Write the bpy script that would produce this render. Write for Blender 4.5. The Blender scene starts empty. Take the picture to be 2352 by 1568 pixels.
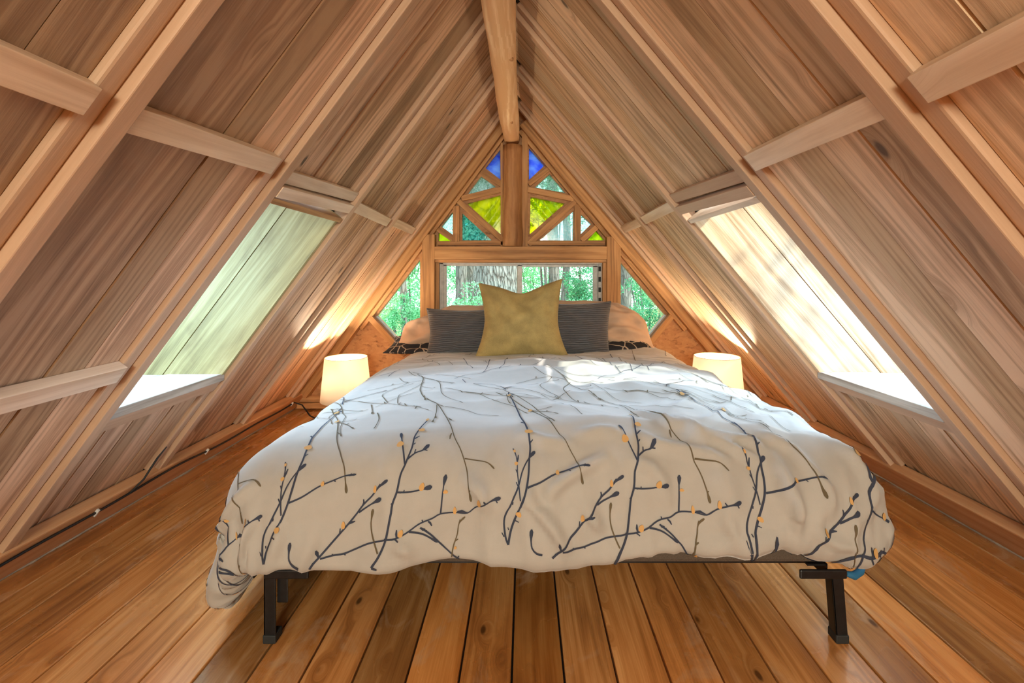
import bpy, bmesh, math, random
from mathutils import Vector, noise
C = bpy.context.scene
COL = C.collection
PI = math.pi
rng = random.Random(7)

# ------------------------------------------------------------------ camera, world, lights, exposure
EYE = 0.95
cam = bpy.data.cameras.new('camera'); camo = bpy.data.objects.new('camera', cam); COL.objects.link(camo)
camo.location = (0, 0, EYE); camo.rotation_euler = (PI/2, 0, 0)
cam.sensor_width = 36; cam.lens = 1090/2352*36
cam.shift_x = -(1205-1176)/2352; cam.shift_y = -(784-630)/2352
cam.clip_start = 0.02; cam.clip_end = 200
C.camera = camo

wd = bpy.data.worlds.new('sky'); C.world = wd; wd.use_nodes = True
wn = wd.node_tree.nodes; bg = wn['Background']
bg.inputs[0].default_value = (0.82, 0.94, 1.0, 1); bg.inputs[1].default_value = 2.6

def lamp_light(name, kind, loc, energy, color, **kw):
    l = bpy.data.lights.new(name, kind); l.energy = energy; l.color = color
    for k, v in kw.items():
        if k not in ('to', 'rot'): setattr(l, k, v)
    o = bpy.data.objects.new(name, l); COL.objects.link(o); o.location = loc
    if 'to' in kw:
        o.rotation_euler = (Vector(kw['to'])-Vector(loc)).to_track_quat('-Z', 'Y').to_euler()
    return o
sun = lamp_light('sun', 'SUN', (6, -4, 6), 7.0, (1.0, 0.95, 0.86), angle=0.02, to=(6-0.62, -4+0.36, 6-0.68))
# fill light added behind the photographer, as if from an unseen gable window
front_light = lamp_light('front_fill_light', 'AREA', (-0.05, -2.3, 1.42), 58.0, (1.0, 0.97, 0.78), shape='RECTANGLE', size=0.95, size_y=0.42, to=(0, 2.4, 0.6))

# cool daylight entering through the two roof skylights
lamp_light('skylight_daylight_left', 'AREA', (-1.80, 1.73, 1.15), 36.0, (0.44, 0.64, 1.0), shape='RECTANGLE', size=0.52, size_y=0.75, to=(-0.6, 1.80, 0.35))
lamp_light('skylight_daylight_right', 'AREA', (1.86, 1.73, 1.15), 36.0, (0.44, 0.64, 1.0), shape='RECTANGLE', size=0.52, size_y=0.75, to=(0.6, 1.85, 0.35))
vs = C.view_settings
vs.view_transform = 'Standard'; vs.look = 'None'; vs.gamma = 1; vs.use_curve_mapping = False
vs.exposure = 0.45

# ------------------------------------------------------------------ helpers
def tag(o, label=None, cat=None, group=None, kind=None):
    if label: o['label'] = label
    if cat: o['category'] = cat
    if group: o['group'] = group
    if kind: o['kind'] = kind
    return o

def empty(name, loc, label, cat, group=None):
    o = bpy.data.objects.new(name, None); COL.objects.link(o); o.location = loc; o.empty_display_size = 0.05
    return tag(o, label, cat, group)

class MB:
    """collects boxes / tubes / grids, then links them as ONE mesh object"""
    def __init__(s): s.v = []; s.f = []; s.uv = []; s.rn = []; s.mi = []; s.sm = []
    def face(s, idx, uvs, r, mi=0, smooth=False):
        s.f.append(idx); s.uv.append(uvs); s.rn.append(r); s.mi.append(mi); s.sm.append(smooth)
    def box(s, o, ax, ay, az, r=None, mi=0):
        """corner o, edge vectors ax (across), ay (grain direction), az (thickness)"""
        o, ax, ay, az = map(Vector, (o, ax, ay, az))
        if ax.cross(ay).dot(az) < 0: o = o+az; az = -az
        if r is None: r = rng.random()
        b = len(s.v)
        for i in range(8):
            s.v.append(o+ax*(i & 1)+ay*((i >> 1) & 1)+az*((i >> 2) & 1))
        X, Y, Z = ax.length, ay.length, az.length
        def uvp(i, t):
            a, c, d = (i & 1)*X, ((i >> 1) & 1)*Y, ((i >> 2) & 1)*Z
            return (a, c) if t == 0 else ((d+0.31, c) if t == 1 else (a, d+0.5))
        for q, t in (((0, 2, 3, 1), 0), ((4, 5, 7, 6), 0), ((0, 4, 6, 2), 1), ((1, 3, 7, 5), 1), ((0, 1, 5, 4), 2), ((2, 6, 7, 3), 2)):
            s.face([b+i for i in q], [uvp(i, t) for i in q], r, mi)
    def wbox(s, x0, x1, y0, y1, z0, z1, grain='x', r=None, mi=0):
        dx, dy, dz = Vector((x1-x0, 0, 0)), Vector((0, y1-y0, 0)), Vector((0, 0, z1-z0))
        o = (x0, y0, z0)
        if grain == 'x': s.box(o, dz, dx, dy, r, mi)
        elif grain == 'y': s.box(o, dx, dy, dz, r, mi)
        else: s.box(o, dx, dz, dy, r, mi)
    def prism(s, poly, d, r=None, mi=0, grain=None):
        """planar polygon (list of 3D points) extruded by vector d"""
        if r is None: r = rng.random()
        P = [Vector(p) for p in poly]; d = Vector(d); n = len(P); b = len(s.v)
        g = Vector(grain).normalized() if grain else (P[1]-P[0]).normalized()
        nn = d.normalized(); ac = g.cross(nn)
        s.v += P+[p+d for p in P]
        uv = [(p.dot(ac), p.dot(g)) for p in P]
        area = sum((P[i]-P[0]).cross(P[(i+1) % n]-P[0]).dot(d) for i in range(1, n-1))
        f0 = list(range(n)); f1 = list(range(n))
        if area > 0: f0 = f0[::-1]
        else: f1 = f1[::-1]
        s.face([b+i for i in f0], [uv[i] for i in f0], r, mi)
        s.face([b+n+i for i in f1], [uv[i] for i in f1], r, mi)
        L = d.length
        for i in range(n):
            j = (i+1) % n
            e = (P[j]-P[i]).length
            if area > 0: s.face([b+i, b+j, b+n+j, b+n+i], [(0, 0), (0, e), (L, e), (L, 0)], r, mi)
            else: s.face([b+j, b+i, b+n+i, b+n+j], [(0, 0), (0, e), (L, e), (L, 0)], r, mi)
    def tube(s, pts, rad, seg=10, r=None, mi=0, cap=True, smooth=True, wob=0):
        if r is None: r = rng.random()
        P = [Vector(p) for p in pts]; n = len(P)
        if not hasattr(rad, '__len__'): rad = [rad]*n
        up = None; b = len(s.v); L = 0; Ls = []
        for i in range(n):
            t = (P[min(i+1, n-1)]-P[max(i-1, 0)]).normalized()
            if up is None:
                up = Vector((0, 0, 1)) if abs(t.z) < 0.9 else Vector((1, 0, 0))
            sd = t.cross(up).normalized(); up = sd.cross(t).normalized()
            if i: L += (P[i]-P[i-1]).length
            Ls.append(L)
            for k in range(seg):
                a = 2*PI*k/seg
                rr = rad[i]
                if wob: rr *= 1+wob*noise.noise(Vector((math.cos(a)*1.3, math.sin(a)*1.3, L*4+r*30)))
                s.v.append(P[i]+(sd*math.cos(a)+up*math.sin(a))*rr)
        for i in range(n-1):
            for k in range(seg):
                k2 = (k+1) % seg
                R = rad[i]*2*PI/seg
                s.face([b+i*seg+k, b+i*seg+k2, b+(i+1)*seg+k2, b+(i+1)*seg+k],
                       [(k*R, Ls[i]), ((k+1)*R, Ls[i]), ((k+1)*R, Ls[i+1]), (k*R, Ls[i+1])], r, mi, smooth)
        if cap:
            s.face([b+k for k in range(seg)][::-1], [(0.1*math.cos(2*PI*k/seg), 0.1*math.sin(2*PI*k/seg)) for k in range(seg)][::-1], r, mi)
            s.face([b+(n-1)*seg+k for k in range(seg)], [(0.1*math.cos(2*PI*k/seg), 0.1*math.sin(2*PI*k/seg)) for k in range(seg)], r, mi)
    def lathe(s, prof, c, seg=40, r=0.5, mi=0, smooth=True):
        c = Vector(c); b = len(s.v); n = len(prof)
        for (rr, z) in prof:
            for k in range(seg):
                a = 2*PI*k/seg; s.v.append(c+Vector((rr*math.cos(a), rr*math.sin(a), z)))
        for i in range(n-1):
            for k in range(seg):
                k2 = (k+1) % seg
                s.face([b+i*seg+k, b+i*seg+k2, b+(i+1)*seg+k2, b+(i+1)*seg+k],
                       [(k/seg, i/n), ((k+1)/seg, i/n), ((k+1)/seg, (i+1)/n), (k/seg, (i+1)/n)], r, mi, smooth)
    def build(s, name, mats, parent=None, bevel=0, loc=None):
        me = bpy.data.meshes.new(name)
        off = Vector(loc) if loc is not None else (parent_world(parent) if parent else Vector((0, 0, 0)))
        me.from_pydata([tuple(v-off) for v in s.v], [], s.f)
        ul = me.uv_layers.new(name='UVMap'); al = me.color_attributes.new('rnd', 'FLOAT_COLOR', 'CORNER')
        ul = me.uv_layers['UVMap']; al = me.color_attributes['rnd']
        uvd = []; cd = []
        for f, uv, r in zip(s.f, s.uv, s.rn):
            for q in uv: uvd += [q[0], q[1]]
            cd += [r, (r*7.13) % 1, (r*3.77) % 1, 1]*len(f)
        ul.data.foreach_set('uv', uvd); al.data.foreach_set('color', cd)
        me.polygons.foreach_set('material_index', s.mi); me.polygons.foreach_set('use_smooth', s.sm)
        for m in (mats if isinstance(mats, (list, tuple)) else [mats]): me.materials.append(m)
        me.update()
        o = bpy.data.objects.new(name, me); COL.objects.link(o)
        if parent: o.parent = parent
        if loc is not None: o.location = loc
        if bevel:
            m = o.modifiers.new('bevel', 'BEVEL'); m.width = bevel; m.segments = 2; m.limit_method = 'ANGLE'; m.angle_limit = math.radians(50)
        return o

def parent_world(p):
    v = Vector((0, 0, 0))
    while p: v += p.location; p = p.parent
    return v

# ------------------------------------------------------------------ materials
def newmat(name):
    m = bpy.data.materials.new(name); m.use_nodes = True
    nt = m.node_tree; nt.nodes.clear()
    out = nt.nodes.new('ShaderNodeOutputMaterial')
    return m, nt, out
def nd(nt, t, **kw):
    n = nt.nodes.new(t)
    for k, v in kw.items():
        if k == 'ins':
            for a, b in v.items(): n.inputs[a].default_value = b
        else: setattr(n, k, v)
    return n
def math_n(nt, op, a, b=None, c=None, clamp=False):
    n = nt.nodes.new('ShaderNodeMath'); n.operation = op; n.use_clamp = clamp
    for i, x in enumerate((a, b, c)):
        if x is None: continue
        if isinstance(x, (int, float)): n.inputs[i].default_value = x
        else: nt.links.new(x, n.inputs[i])
    return n.outputs[0]
def ramp(nt, fac, stops, interp='LINEAR'):
    n = nt.nodes.new('ShaderNodeValToRGB'); n.color_ramp.interpolation = interp
    el = n.color_ramp.elements
    while len(el) > 1: el.remove(el[-1])
    el[0].position = stops[0][0]; el[0].color = (*stops[0][1], 1)
    for p, c in stops[1:]:
        e = el.new(p); e.color = (*c, 1)
    nt.links.new(fac, n.inputs[0]); return n.outputs[0]
def mix(nt, f, a, b, mode='MIX'):
    n = nt.nodes.new('ShaderNodeMix'); n.data_type = 'RGBA'; n.blend_type = mode; n.clamp_result = False
    for i, x in ((0, f), (6, a), (7, b)):
        if isinstance(x, (int, float)): n.inputs[i].default_value = x
        elif isinstance(x, tuple): n.inputs[i].default_value = (*x, 1)
        else: nt.links.new(x, n.inputs[i])
    return n.outputs[2]
def comb(nt, x, y, z=0.0):
    n = nt.nodes.new('ShaderNodeCombineXYZ')
    for i, q in enumerate((x, y, z)):
        if isinstance(q, (int, float)): n.inputs[i].default_value = q
        else: nt.links.new(q, n.inputs[i])
    return n.outputs[0]
def noise_n(nt, vec, scale, detail=3, rough=0.5, dist=0.0):
    n = nt.nodes.new('ShaderNodeTexNoise'); n.inputs['Scale'].default_value = scale
    n.inputs['Detail'].default_value = detail; n.inputs['Roughness'].default_value = rough; n.inputs['Distortion'].default_value = dist
    nt.links.new(vec, n.inputs['Vector']); return n.outputs[0]
def bsdf(nt, out, col, rough=0.6, bump=None, bs=0.2, bd=0.002, **ins):
    p = nt.nodes.new('ShaderNodeBsdfPrincipled')
    if isinstance(col, tuple): p.inputs['Base Color'].default_value = (*col, 1)
    else: nt.links.new(col, p.inputs['Base Color'])
    if isinstance(rough, (int, float)): p.inputs['Roughness'].default_value = rough
    else: nt.links.new(rough, p.inputs['Roughness'])
    for k, v in ins.items(): p.inputs[k.replace('_', ' ')].default_value = v
    if bump is not None:
        b = nt.nodes.new('ShaderNodeBump'); b.inputs['Strength'].default_value = bs; b.inputs['Distance'].default_value = bd
        nt.links.new(bump, b.inputs['Height']); nt.links.new(b.outputs[0], p.inputs['Normal'])
    nt.links.new(p.outputs[0], out.inputs[0]); return p

def wood(name, dark, mid, light, tint=0.25, contrast=1.0, rough=0.6, knots=0.5, coat=0.0, grainy=1.0, stain=0.3, patch=None, knot_scale=1.0, streak=16.0, hue=0.0):
    m, nt, out = newmat(name)
    uv = nd(nt, 'ShaderNodeUVMap'); uv.uv_map = 'UVMap'
    at = nd(nt, 'ShaderNodeAttribute'); at.attribute_name = 'rnd'
    sp = nd(nt, 'ShaderNodeSeparateXYZ'); nt.links.new(uv.outputs[0], sp.inputs[0])
    sc = nd(nt, 'ShaderNodeSeparateColor'); nt.links.new(at.outputs['Color'], sc.inputs[0])
    r1, r2, r3 = sc.outputs[0], sc.outputs[1], sc.outputs[2]
    u = math_n(nt, 'MULTIPLY_ADD', r1, 23.7, sp.outputs[0]); v = math_n(nt, 'MULTIPLY_ADD', r2, 17.3, sp.outputs[1])
    # slow waviness of the grain
    wob = noise_n(nt, comb(nt, math_n(nt, 'MULTIPLY', u, 3.0), math_n(nt, 'MULTIPLY', v, 0.7)), 1.3, 2)
    uw = math_n(nt, 'MULTIPLY_ADD', wob, 0.045, u)
    # knots
    vo = nd(nt, 'ShaderNodeTexVoronoi'); vo.inputs['Scale'].default_value = 1.0*knot_scale; vo.inputs['Randomness'].default_value = 1.0
    nt.links.new(comb(nt, math_n(nt, 'MULTIPLY', u, 7.0), math_n(nt, 'MULTIPLY', v, 3.0)), vo.inputs['Vector'])
    kc = nd(nt, 'ShaderNodeSeparateColor'); nt.links.new(vo.outputs['Color'], kc.inputs[0])
    has = math_n(nt, 'GREATER_THAN', kc.outputs[0], 1-knots)
    kd = vo.outputs['Distance']
    knot = math_n(nt, 'MULTIPLY', has, math_n(nt, 'SUBTRACT', 1.0, math_n(nt, 'DIVIDE', kd, 0.11), clamp=True))
    halo = math_n(nt, 'MULTIPLY', has, math_n(nt, 'SUBTRACT', 1.0, math_n(nt, 'DIVIDE', kd, 0.34), clamp=True))
    uk = math_n(nt, 'MULTIPLY_ADD', halo, 0.05, uw)
    # growth rings as stretched bands
    band = math_n(nt, 'SINE', math_n(nt, 'MULTIPLY_ADD', noise_n(nt, comb(nt, math_n(nt, 'MULTIPLY', uk, 9.0), math_n(nt, 'MULTIPLY', v, 0.5)), 1.0, 2), 46.0, math_n(nt, 'MULTIPLY', uk, 90.0)))
    band = math_n(nt, 'MULTIPLY_ADD', band, 0.5, 0.5)
    fine = noise_n(nt, comb(nt, math_n(nt, 'MULTIPLY', uk, 230.0), math_n(nt, 'MULTIPLY', v, 5.0)), 1.0, 4, 0.65)
    broad = noise_n(nt, comb(nt, math_n(nt, 'MULTIPLY', uk, streak), math_n(nt, 'MULTIPLY', v, 1.1)), 1.0, 4, 0.6)
    blot = noise_n(nt, comb(nt, math_n(nt, 'MULTIPLY', u, 6.0), math_n(nt, 'MULTIPLY', v, 3.5)), 1.0, 4, 0.6, 0.6)
    val = math_n(nt, 'ADD', math_n(nt, 'MULTIPLY', band, 0.16*grainy), math_n(nt, 'ADD', math_n(nt, 'MULTIPLY', fine, 0.42*grainy), math_n(nt, 'MULTIPLY', broad, 0.78)))
    val = math_n(nt, 'MULTIPLY_ADD', math_n(nt, 'SUBTRACT', val, 0.68), 1.75*contrast, 0.5)
    col = ramp(nt, val, [(0.12, dark), (0.5, mid), (0.85, light)])
    tn = math_n(nt, 'MULTIPLY_ADD', r3, 2*tint, 1-tint)
    col = mix(nt, 1.0, col, comb(nt, tn, tn, math_n(nt, 'POWER', tn, 1.15)), 'MULTIPLY')
    if hue:
        col = mix(nt, math_n(nt, 'MULTIPLY', r2, hue), col, mix(nt, 1.0, col, (1.0, 0.78, 0.5), 'MULTIPLY'))
    st = math_n(nt, 'MULTIPLY', math_n(nt, 'SUBTRACT', blot, 0.52, clamp=True), stain*5, clamp=True)
    col = mix(nt, st, col, mix(nt, 1.0, col, (0.55, 0.47, 0.42), 'MULTIPLY'))
    if patch: # pale worn patches
        pt = math_n(nt, 'MULTIPLY', math_n(nt, 'SUBTRACT', noise_n(nt, comb(nt, math_n(nt, 'MULTIPLY', u, 5.0), math_n(nt, 'MULTIPLY', v, 2.2)), 1.3, 5, 0.65, 1.0), 0.56, clamp=True), 6.0, clamp=True)
        col = mix(nt, math_n(nt, 'MULTIPLY', pt, patch[1]), col, patch[0])
    col = mix(nt, math_n(nt, 'MULTIPLY', halo, 0.35), col, dark)
    kk = math_n(nt, 'MULTIPLY', knot, 2.2, clamp=True)
    col = mix(nt, math_n(nt, 'MULTIPLY', kk, 0.8), col, tuple(c*0.35 for c in dark))
    h = math_n(nt, 'ADD', math_n(nt, 'MULTIPLY', fine, 0.6), math_n(nt, 'MULTIPLY', val, 0.5))
    rr = math_n(nt, 'MULTIPLY_ADD', blot, 0.25, rough-0.1)
    p = bsdf(nt, out, col, rr, h, 0.35, 0.0015)
    if coat: p.inputs['Coat Weight'].default_value = coat; p.inputs['Coat Roughness'].default_value = 0.16
    return m

def plain(name, col, rough=0.5, metal=0.0, nscale=0, namp=0.0, bs=0.1, **ins):
    m, nt, out = newmat(name)
    tc = nd(nt, 'ShaderNodeTexCoord')
    n = noise_n(nt, tc.outputs['Object'], nscale or 30, 4)
    c = mix(nt, 1.0, col, ramp(nt, n, [(0.3, (1-namp,)*3), (0.7, (1+namp,)*3)]), 'MULTIPLY')
    bsdf(nt, out, c, rough, n, bs, 0.001, Metallic=metal, **ins)
    return m

M = {}
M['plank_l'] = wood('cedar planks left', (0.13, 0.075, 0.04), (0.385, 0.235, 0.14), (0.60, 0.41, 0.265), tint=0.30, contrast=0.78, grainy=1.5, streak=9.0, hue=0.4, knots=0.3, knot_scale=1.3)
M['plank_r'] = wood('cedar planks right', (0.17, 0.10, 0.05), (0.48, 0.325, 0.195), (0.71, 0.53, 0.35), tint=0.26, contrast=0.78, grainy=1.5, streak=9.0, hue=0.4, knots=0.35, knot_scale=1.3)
M['rafter'] = wood('smooth cedar rafter', (0.44, 0.27, 0.16), (0.63, 0.425, 0.28), (0.75, 0.555, 0.395), tint=0.1, contrast=0.55, knots=0.1, grainy=0.5, stain=0.1)
M['block'] = wood('pale blocking pine', (0.58, 0.40, 0.25), (0.84, 0.68, 0.51), (0.92, 0.80, 0.65), tint=0.1, contrast=0.7, knots=0.18, grainy=0.6, stain=0.15)
M['trim'] = wood('gable cedar', (0.24, 0.105, 0.035), (0.53, 0.27, 0.10), (0.68, 0.39, 0.17), tint=0.14, contrast=0.8, knots=0.12, stain=0.25)
M['log'] = wood('peeled log', (0.72, 0.42, 0.20), (0.95, 0.70, 0.42), (1.0, 0.88, 0.66), tint=0.0, contrast=1.3, knots=0.35, grainy=0.5, stain=0.0, knot_scale=0.8)
M['post'] = wood('dark log post', (0.22, 0.09, 0.03), (0.42, 0.2, 0.075), (0.55, 0.3, 0.13), tint=0.05, contrast=0.9, knots=0.15, stain=0.4)
M['cheek_l'] = wood('weathered light boards', (0.17, 0.13, 0.04), (0.42, 0.34, 0.14), (0.58, 0.50, 0.25), tint=0.12, contrast=0.7, knots=0.3, stain=0.5)
M['cheek_r'] = wood('sun bleached boards', (0.36, 0.19, 0.08), (0.60, 0.40, 0.23), (0.70, 0.54, 0.36), tint=0.05, knots=0.3, stain=0.3, knot_scale=0.9)
M['sill'] = wood('pale sill board', (0.26, 0.2, 0.15), (0.42, 0.35, 0.28), (0.52, 0.46, 0.39), tint=0.08, knots=0.1)
M['floor'] = wood('varnished pine floor', (0.20, 0.068, 0.018), (0.62, 0.30, 0.10), (0.90, 0.55, 0.25), tint=0.40, contrast=0.62, streak=8.0, hue=0.9, knots=0.55, rough=0.24, coat=0.7, stain=0.45, knot_scale=1.7, patch=((0.80, 0.60, 0.40), 0.5), grainy=1.0)
M['base'] = wood('baseboard fir', (0.45, 0.2, 0.08), (0.64, 0.34, 0.16), (0.74, 0.45, 0.25), tint=0.05, contrast=0.6, knots=0.12, stain=0.15)
M['dark'] = plain('black gap backing', (0.012, 0.009, 0.007), 0.9)  # black colour standing in for shade in the gaps between boards
M['alu'] = plain('weathered aluminium', (0.42, 0.40, 0.38), 0.45, 0.3, 40, 0.15)
M['blackmetal'] = plain('black painted steel', (0.012, 0.012, 0.013), 0.42, 0.2, 60, 0.3, 0.2)
M['rubber'] = plain('black rubber', (0.02, 0.022, 0.022), 0.7)
M['cable'] = plain('black cable', (0.012, 0.012, 0.014), 0.5)
M['clip'] = plain('white plastic', (0.8, 0.78, 0.74), 0.4)
M['blue'] = plain('blue strap', (0.02, 0.15, 0.3), 0.7)
M['ceramic'] = plain('white ceramic', (0.75, 0.72, 0.66), 0.3)
M['mattress'] = plain('mattress cloth', (0.7, 0.68, 0.64), 0.8)
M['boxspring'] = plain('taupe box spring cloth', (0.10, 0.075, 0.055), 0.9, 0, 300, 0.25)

def osb():
    m, nt, out = newmat('strand board')
    tc = nd(nt, 'ShaderNodeTexCoord')
    mp = nd(nt, 'ShaderNodeMapping'); mp.inputs['Scale'].default_value = (1, 1, 1.7); nt.links.new(tc.outputs['Object'], mp.inputs[0])
    vo = nd(nt, 'ShaderNodeTexVoronoi'); vo.inputs['Scale'].default_value = 34; nt.links.new(mp.outputs[0], vo.inputs['Vector'])
    ad = nd(nt, 'ShaderNodeVectorMath'); ad.operation = 'ADD'
    sw = nd(nt, 'ShaderNodeTexNoise'); sw.inputs['Scale'].default_value = 9; nt.links.new(tc.outputs['Object'], sw.inputs[0])
    n1 = noise_n(nt, mp.outputs[0], 24, 4, 0.6, 1.5)
    sc = nd(nt, 'ShaderNodeSeparateColor'); nt.links.new(vo.outputs['Color'], sc.inputs[0])
    f = math_n(nt, 'ADD', math_n(nt, 'MULTIPLY', sc.outputs[0], 0.4), math_n(nt, 'MULTIPLY', n1, 0.6))
    col = ramp(nt, f, [(0.20, (0.22, 0.09, 0.03)), (0.34, (0.44, 0.21, 0.085)), (0.75, (0.56, 0.30, 0.13))])
    bsdf(nt, out, col, 0.6, f, 0.2)
    return m
M['osb'] = osb()

def glass(name, tint=(1, 1, 1), trans=1.0, bump=0.0, bscale=60, gloss=0.08, mott=None):
    m, nt, out = newmat(name)
    tc = nd(nt, 'ShaderNodeTexCoord')
    tr = nd(nt, 'ShaderNodeBsdfTransparent'); tr.inputs[0].default_value = (*tint, 1)
    gl = nd(nt, 'ShaderNodeBsdfGlossy'); gl.inputs['Roughness'].default_value = 0.02
    if mott:
        n = noise_n(nt, tc.outputs['Object'], mott[0], 4, 0.6, 0.8)
        c = ramp(nt, n, [(0.35, mott[1]), (0.65, mott[2])]); nt.links.new(c, tr.inputs[0])
    last = tr.outputs[0]
    if trans < 1:   # textured glass spreads the light that passes
        tl = nd(nt, 'ShaderNodeBsdfTranslucent'); tl.inputs[0].default_value = (*tint, 1)
        if mott: nt.links.new(c, tl.inputs[0])
        mx = nd(nt, 'ShaderNodeMixShader'); mx.inputs[0].default_value = 1-trans
        nt.links.new(last, mx.inputs[1]); nt.links.new(tl.outputs[0], mx.inputs[2]); last = mx.outputs[0]
    if bump:
        b = nd(nt, 'ShaderNodeBump'); b.inputs['Strength'].default_value = bump
        nt.links.new(noise_n(nt, tc.outputs['Object'], bscale, 2), b.inputs['Height']); nt.links.new(b.outputs[0], gl.inputs['Normal'])
    fr = nd(nt, 'ShaderNodeFresnel'); fr.inputs[0].default_value = 1.45
    ff = math_n(nt, 'ADD', fr.outputs[0], gloss, clamp=True)
    mx = nd(nt, 'ShaderNodeMixShader'); nt.links.new(ff, mx.inputs[0]); nt.links.new(last, mx.inputs[1]); nt.links.new(gl.outputs[0], mx.inputs[2])
    nt.links.new(mx.outputs[0], out.inputs[0])
    return m
M['clear'] = glass('clear pane', (0.95, 1, 0.97), gloss=0.03)
M['g_blue'] = glass('blue stained glass', trans=0.35, mott=(9, (0.10, 0.22, 0.95), (0.42, 0.62, 1.0)))
M['g_yellow'] = glass('yellow stained glass', trans=0.7, mott=(14, (0.55, 0.62, 0.0), (0.95, 0.95, 0.06)))
M['g_teal'] = glass('teal hammered glass', trans=0.7, mott=(60, (0.0, 0.35, 0.32), (0.5, 1.0, 0.9)))
M['g_clear'] = glass('pebbled clear glass', trans=0.75, mott=(110, (0.3, 0.6, 0.5), (0.95, 1.0, 1.0)))
M['g_sky'] = glass('pale ripple glass', trans=0.75, mott=(70, (0.55, 0.85, 0.85), (0.95, 1.0, 1.0)))
M['g_lime'] = glass('lime stained glass', trans=0.6, mott=(14, (0.45, 0.62, 0.0), (0.75, 0.9, 0.06)))

# ------------------------------------------------------------------ roof geometry (A-frame section)
YW = 3.364                       # inside face of the gable wall
YB = -2.45                       # front end of the loft, behind the photographer
SIDE = {}
for sd, x0, m_ in (('left', -1.634, 1.35), ('right', 1.677, 1.20)):
    a = math.atan(m_); sg = 1 if sd == 'left' else -1
    SIDE[sd] = dict(x0=x0, u=Vector((sg*math.cos(a), 0, math.sin(a))), n=Vector((sg*math.sin(a), 0, -math.cos(a))), sz=math.sin(a), sg=sg)
def RP(sd, a, y, d=0.0):
    S = SIDE[sd]; return Vector((S['x0'], y, 0))+S['u']*a-S['n']*d
def A_of(sd, h): return h/SIDE[sd]['sz']
RIDGE = 2.103
RAF = {'left': [-2.11, -1.51, -0.91, -0.31, 0.285, 0.88, 1.44, 2.04, 2.64, 3.20], 'right': [-2.11, -1.51, -0.91, -0.31, 0.275, 0.86, 1.42, 2.08, 2.68, 3.21]}
W = 0.042; D1 = 0.020; DP = 0.036
HSILL = 0.535; HHEAD = 1.165; DGL = 0.32

def slope_board(mb, sd, y0, y1, a0, a1, d0, d1, r=None, mi=0, grain='a'):
    S = SIDE[sd]; o = RP(sd, a0, y0, d0)
    ua = S['u']*(a1-a0); uy = Vector((0, y1-y0, 0)); ud = -S['n']*(d1-d0)
    if grain == 'a': mb.box(o, uy, ua, ud, r, mi)
    else: mb.box(o, ua, uy, ud, r, mi)

for sd in ('left', 'right'):
    ws = MB(); bk = MB()
    R_ = RAF[sd]; top = A_of(sd, RIDGE)
    edges = [YB]+R_+[YW+0.02]
    for i in range(len(edges)-1):
        y0 = edges[i]; y1 = edges[i+1]-(2*W if i < len(R_) else 0)
        if i == 0: y1 = edges[1]-2*W
        n = max(1, round((y1-y0)/0.108)); ys = [y0]
        ww = [1+rng.uniform(-.22, .22) for _ in range(n)]; t = sum(ww)
        for q in ww: ys.append(ys[-1]+(y1-y0)*q/t)
        sky = abs(y0-R_[6]) < 1e-6
        for k in range(n):
            g = 0.006
            a0 = y_ = None
            segs = [(-0.02, top+0.05)]
            if sky: segs = [(-0.02, A_of(sd, HSILL-0.066)), (A_of(sd, HHEAD+0.03), top+0.05)]
            for (a0, a1) in segs:
                dz = rng.uniform(0, 0.004)
                slope_board(ws, sd, ys[k]+g*rng.uniform(.12, .6), ys[k+1]-g*rng.uniform(.12, .6), a0, a1, DP+dz, DP+0.02)
    # black sheet puts shade into the board gaps and blocks light, skylight left out
    s0, s1 = R_[6]-0.01, R_[7]-W-0.01
    for (y0, y1, a0, a1) in ((YB, s0, -0.05, top+0.14), (s1, YW+0.12, -0.05, top+0.14), (s0, s1, -0.05, A_of(sd, HSILL-0.11)), (s0, s1, A_of(sd, HHEAD+0.06), top+0.14)):
        slope_board(ws, sd, y0, y1, a0, a1, DP+0.021, DP+0.06, 0.5, 1)
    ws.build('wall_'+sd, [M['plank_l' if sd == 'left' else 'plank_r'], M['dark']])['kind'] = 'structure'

ORD = ['first', 'second', 'third', 'fourth', 'fifth']
DESC = {'left': ['out of focus cedar rafter nearest the camera on the left slope', 'cedar rafter on the near side of the left skylight', 'cedar rafter on the far side of the left skylight, half hidden by its boards',
                 'cedar rafter between the left skylight and the left table lamp', 'cedar rafter above the left table lamp, next to the gable'],
        'right': ['out of focus cedar rafter nearest the camera on the right slope', 'pale cedar rafter on the near side of the right skylight', 'cedar rafter on the far side of the sunlit right skylight',
                  'cedar rafter between the right skylight and the right table lamp', 'cedar rafter above the right table lamp, next to the gable']}
for sd in ('left', 'right'):
    top = A_of(sd, RIDGE)
    for i, yf in enumerate(RAF[sd]):
        if i < 4: continue
        lab = DESC[sd][i-5] if i >= 5 else 'cedar rafter on the %s slope above the photographer' % sd
        e = empty('rafter', RP(sd, 0.1, yf-W), lab, 'rafter', 'double rafters along the %s slope' % sd)
        a0 = A_of(sd, 0.125)
        b = MB(); slope_board(b, sd, yf-W, yf, a0, top-0.02, 0.0, DP+0.02); b.build('rafter_board', M['rafter'], e, bevel=0.003)
        b = MB()
        if i == 7:
            slope_board(b, sd, yf-2*W, yf-W-.0005, a0, A_of(sd, HSILL-0.03), D1, DP+0.02)
            b.build('sister_board', M['rafter'], e, bevel=0.006); b = MB()
            slope_board(b, sd, yf-2*W, yf-W-.0005, A_of(sd, HHEAD+0.085), top-0.04, D1, DP+0.02)
        else:
            slope_board(b, sd, yf-2*W, yf-W-.0005, a0, top-0.04, D1, DP+0.02)
        b.build('sister_board', M['rafter'], e, bevel=0.006)

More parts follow.
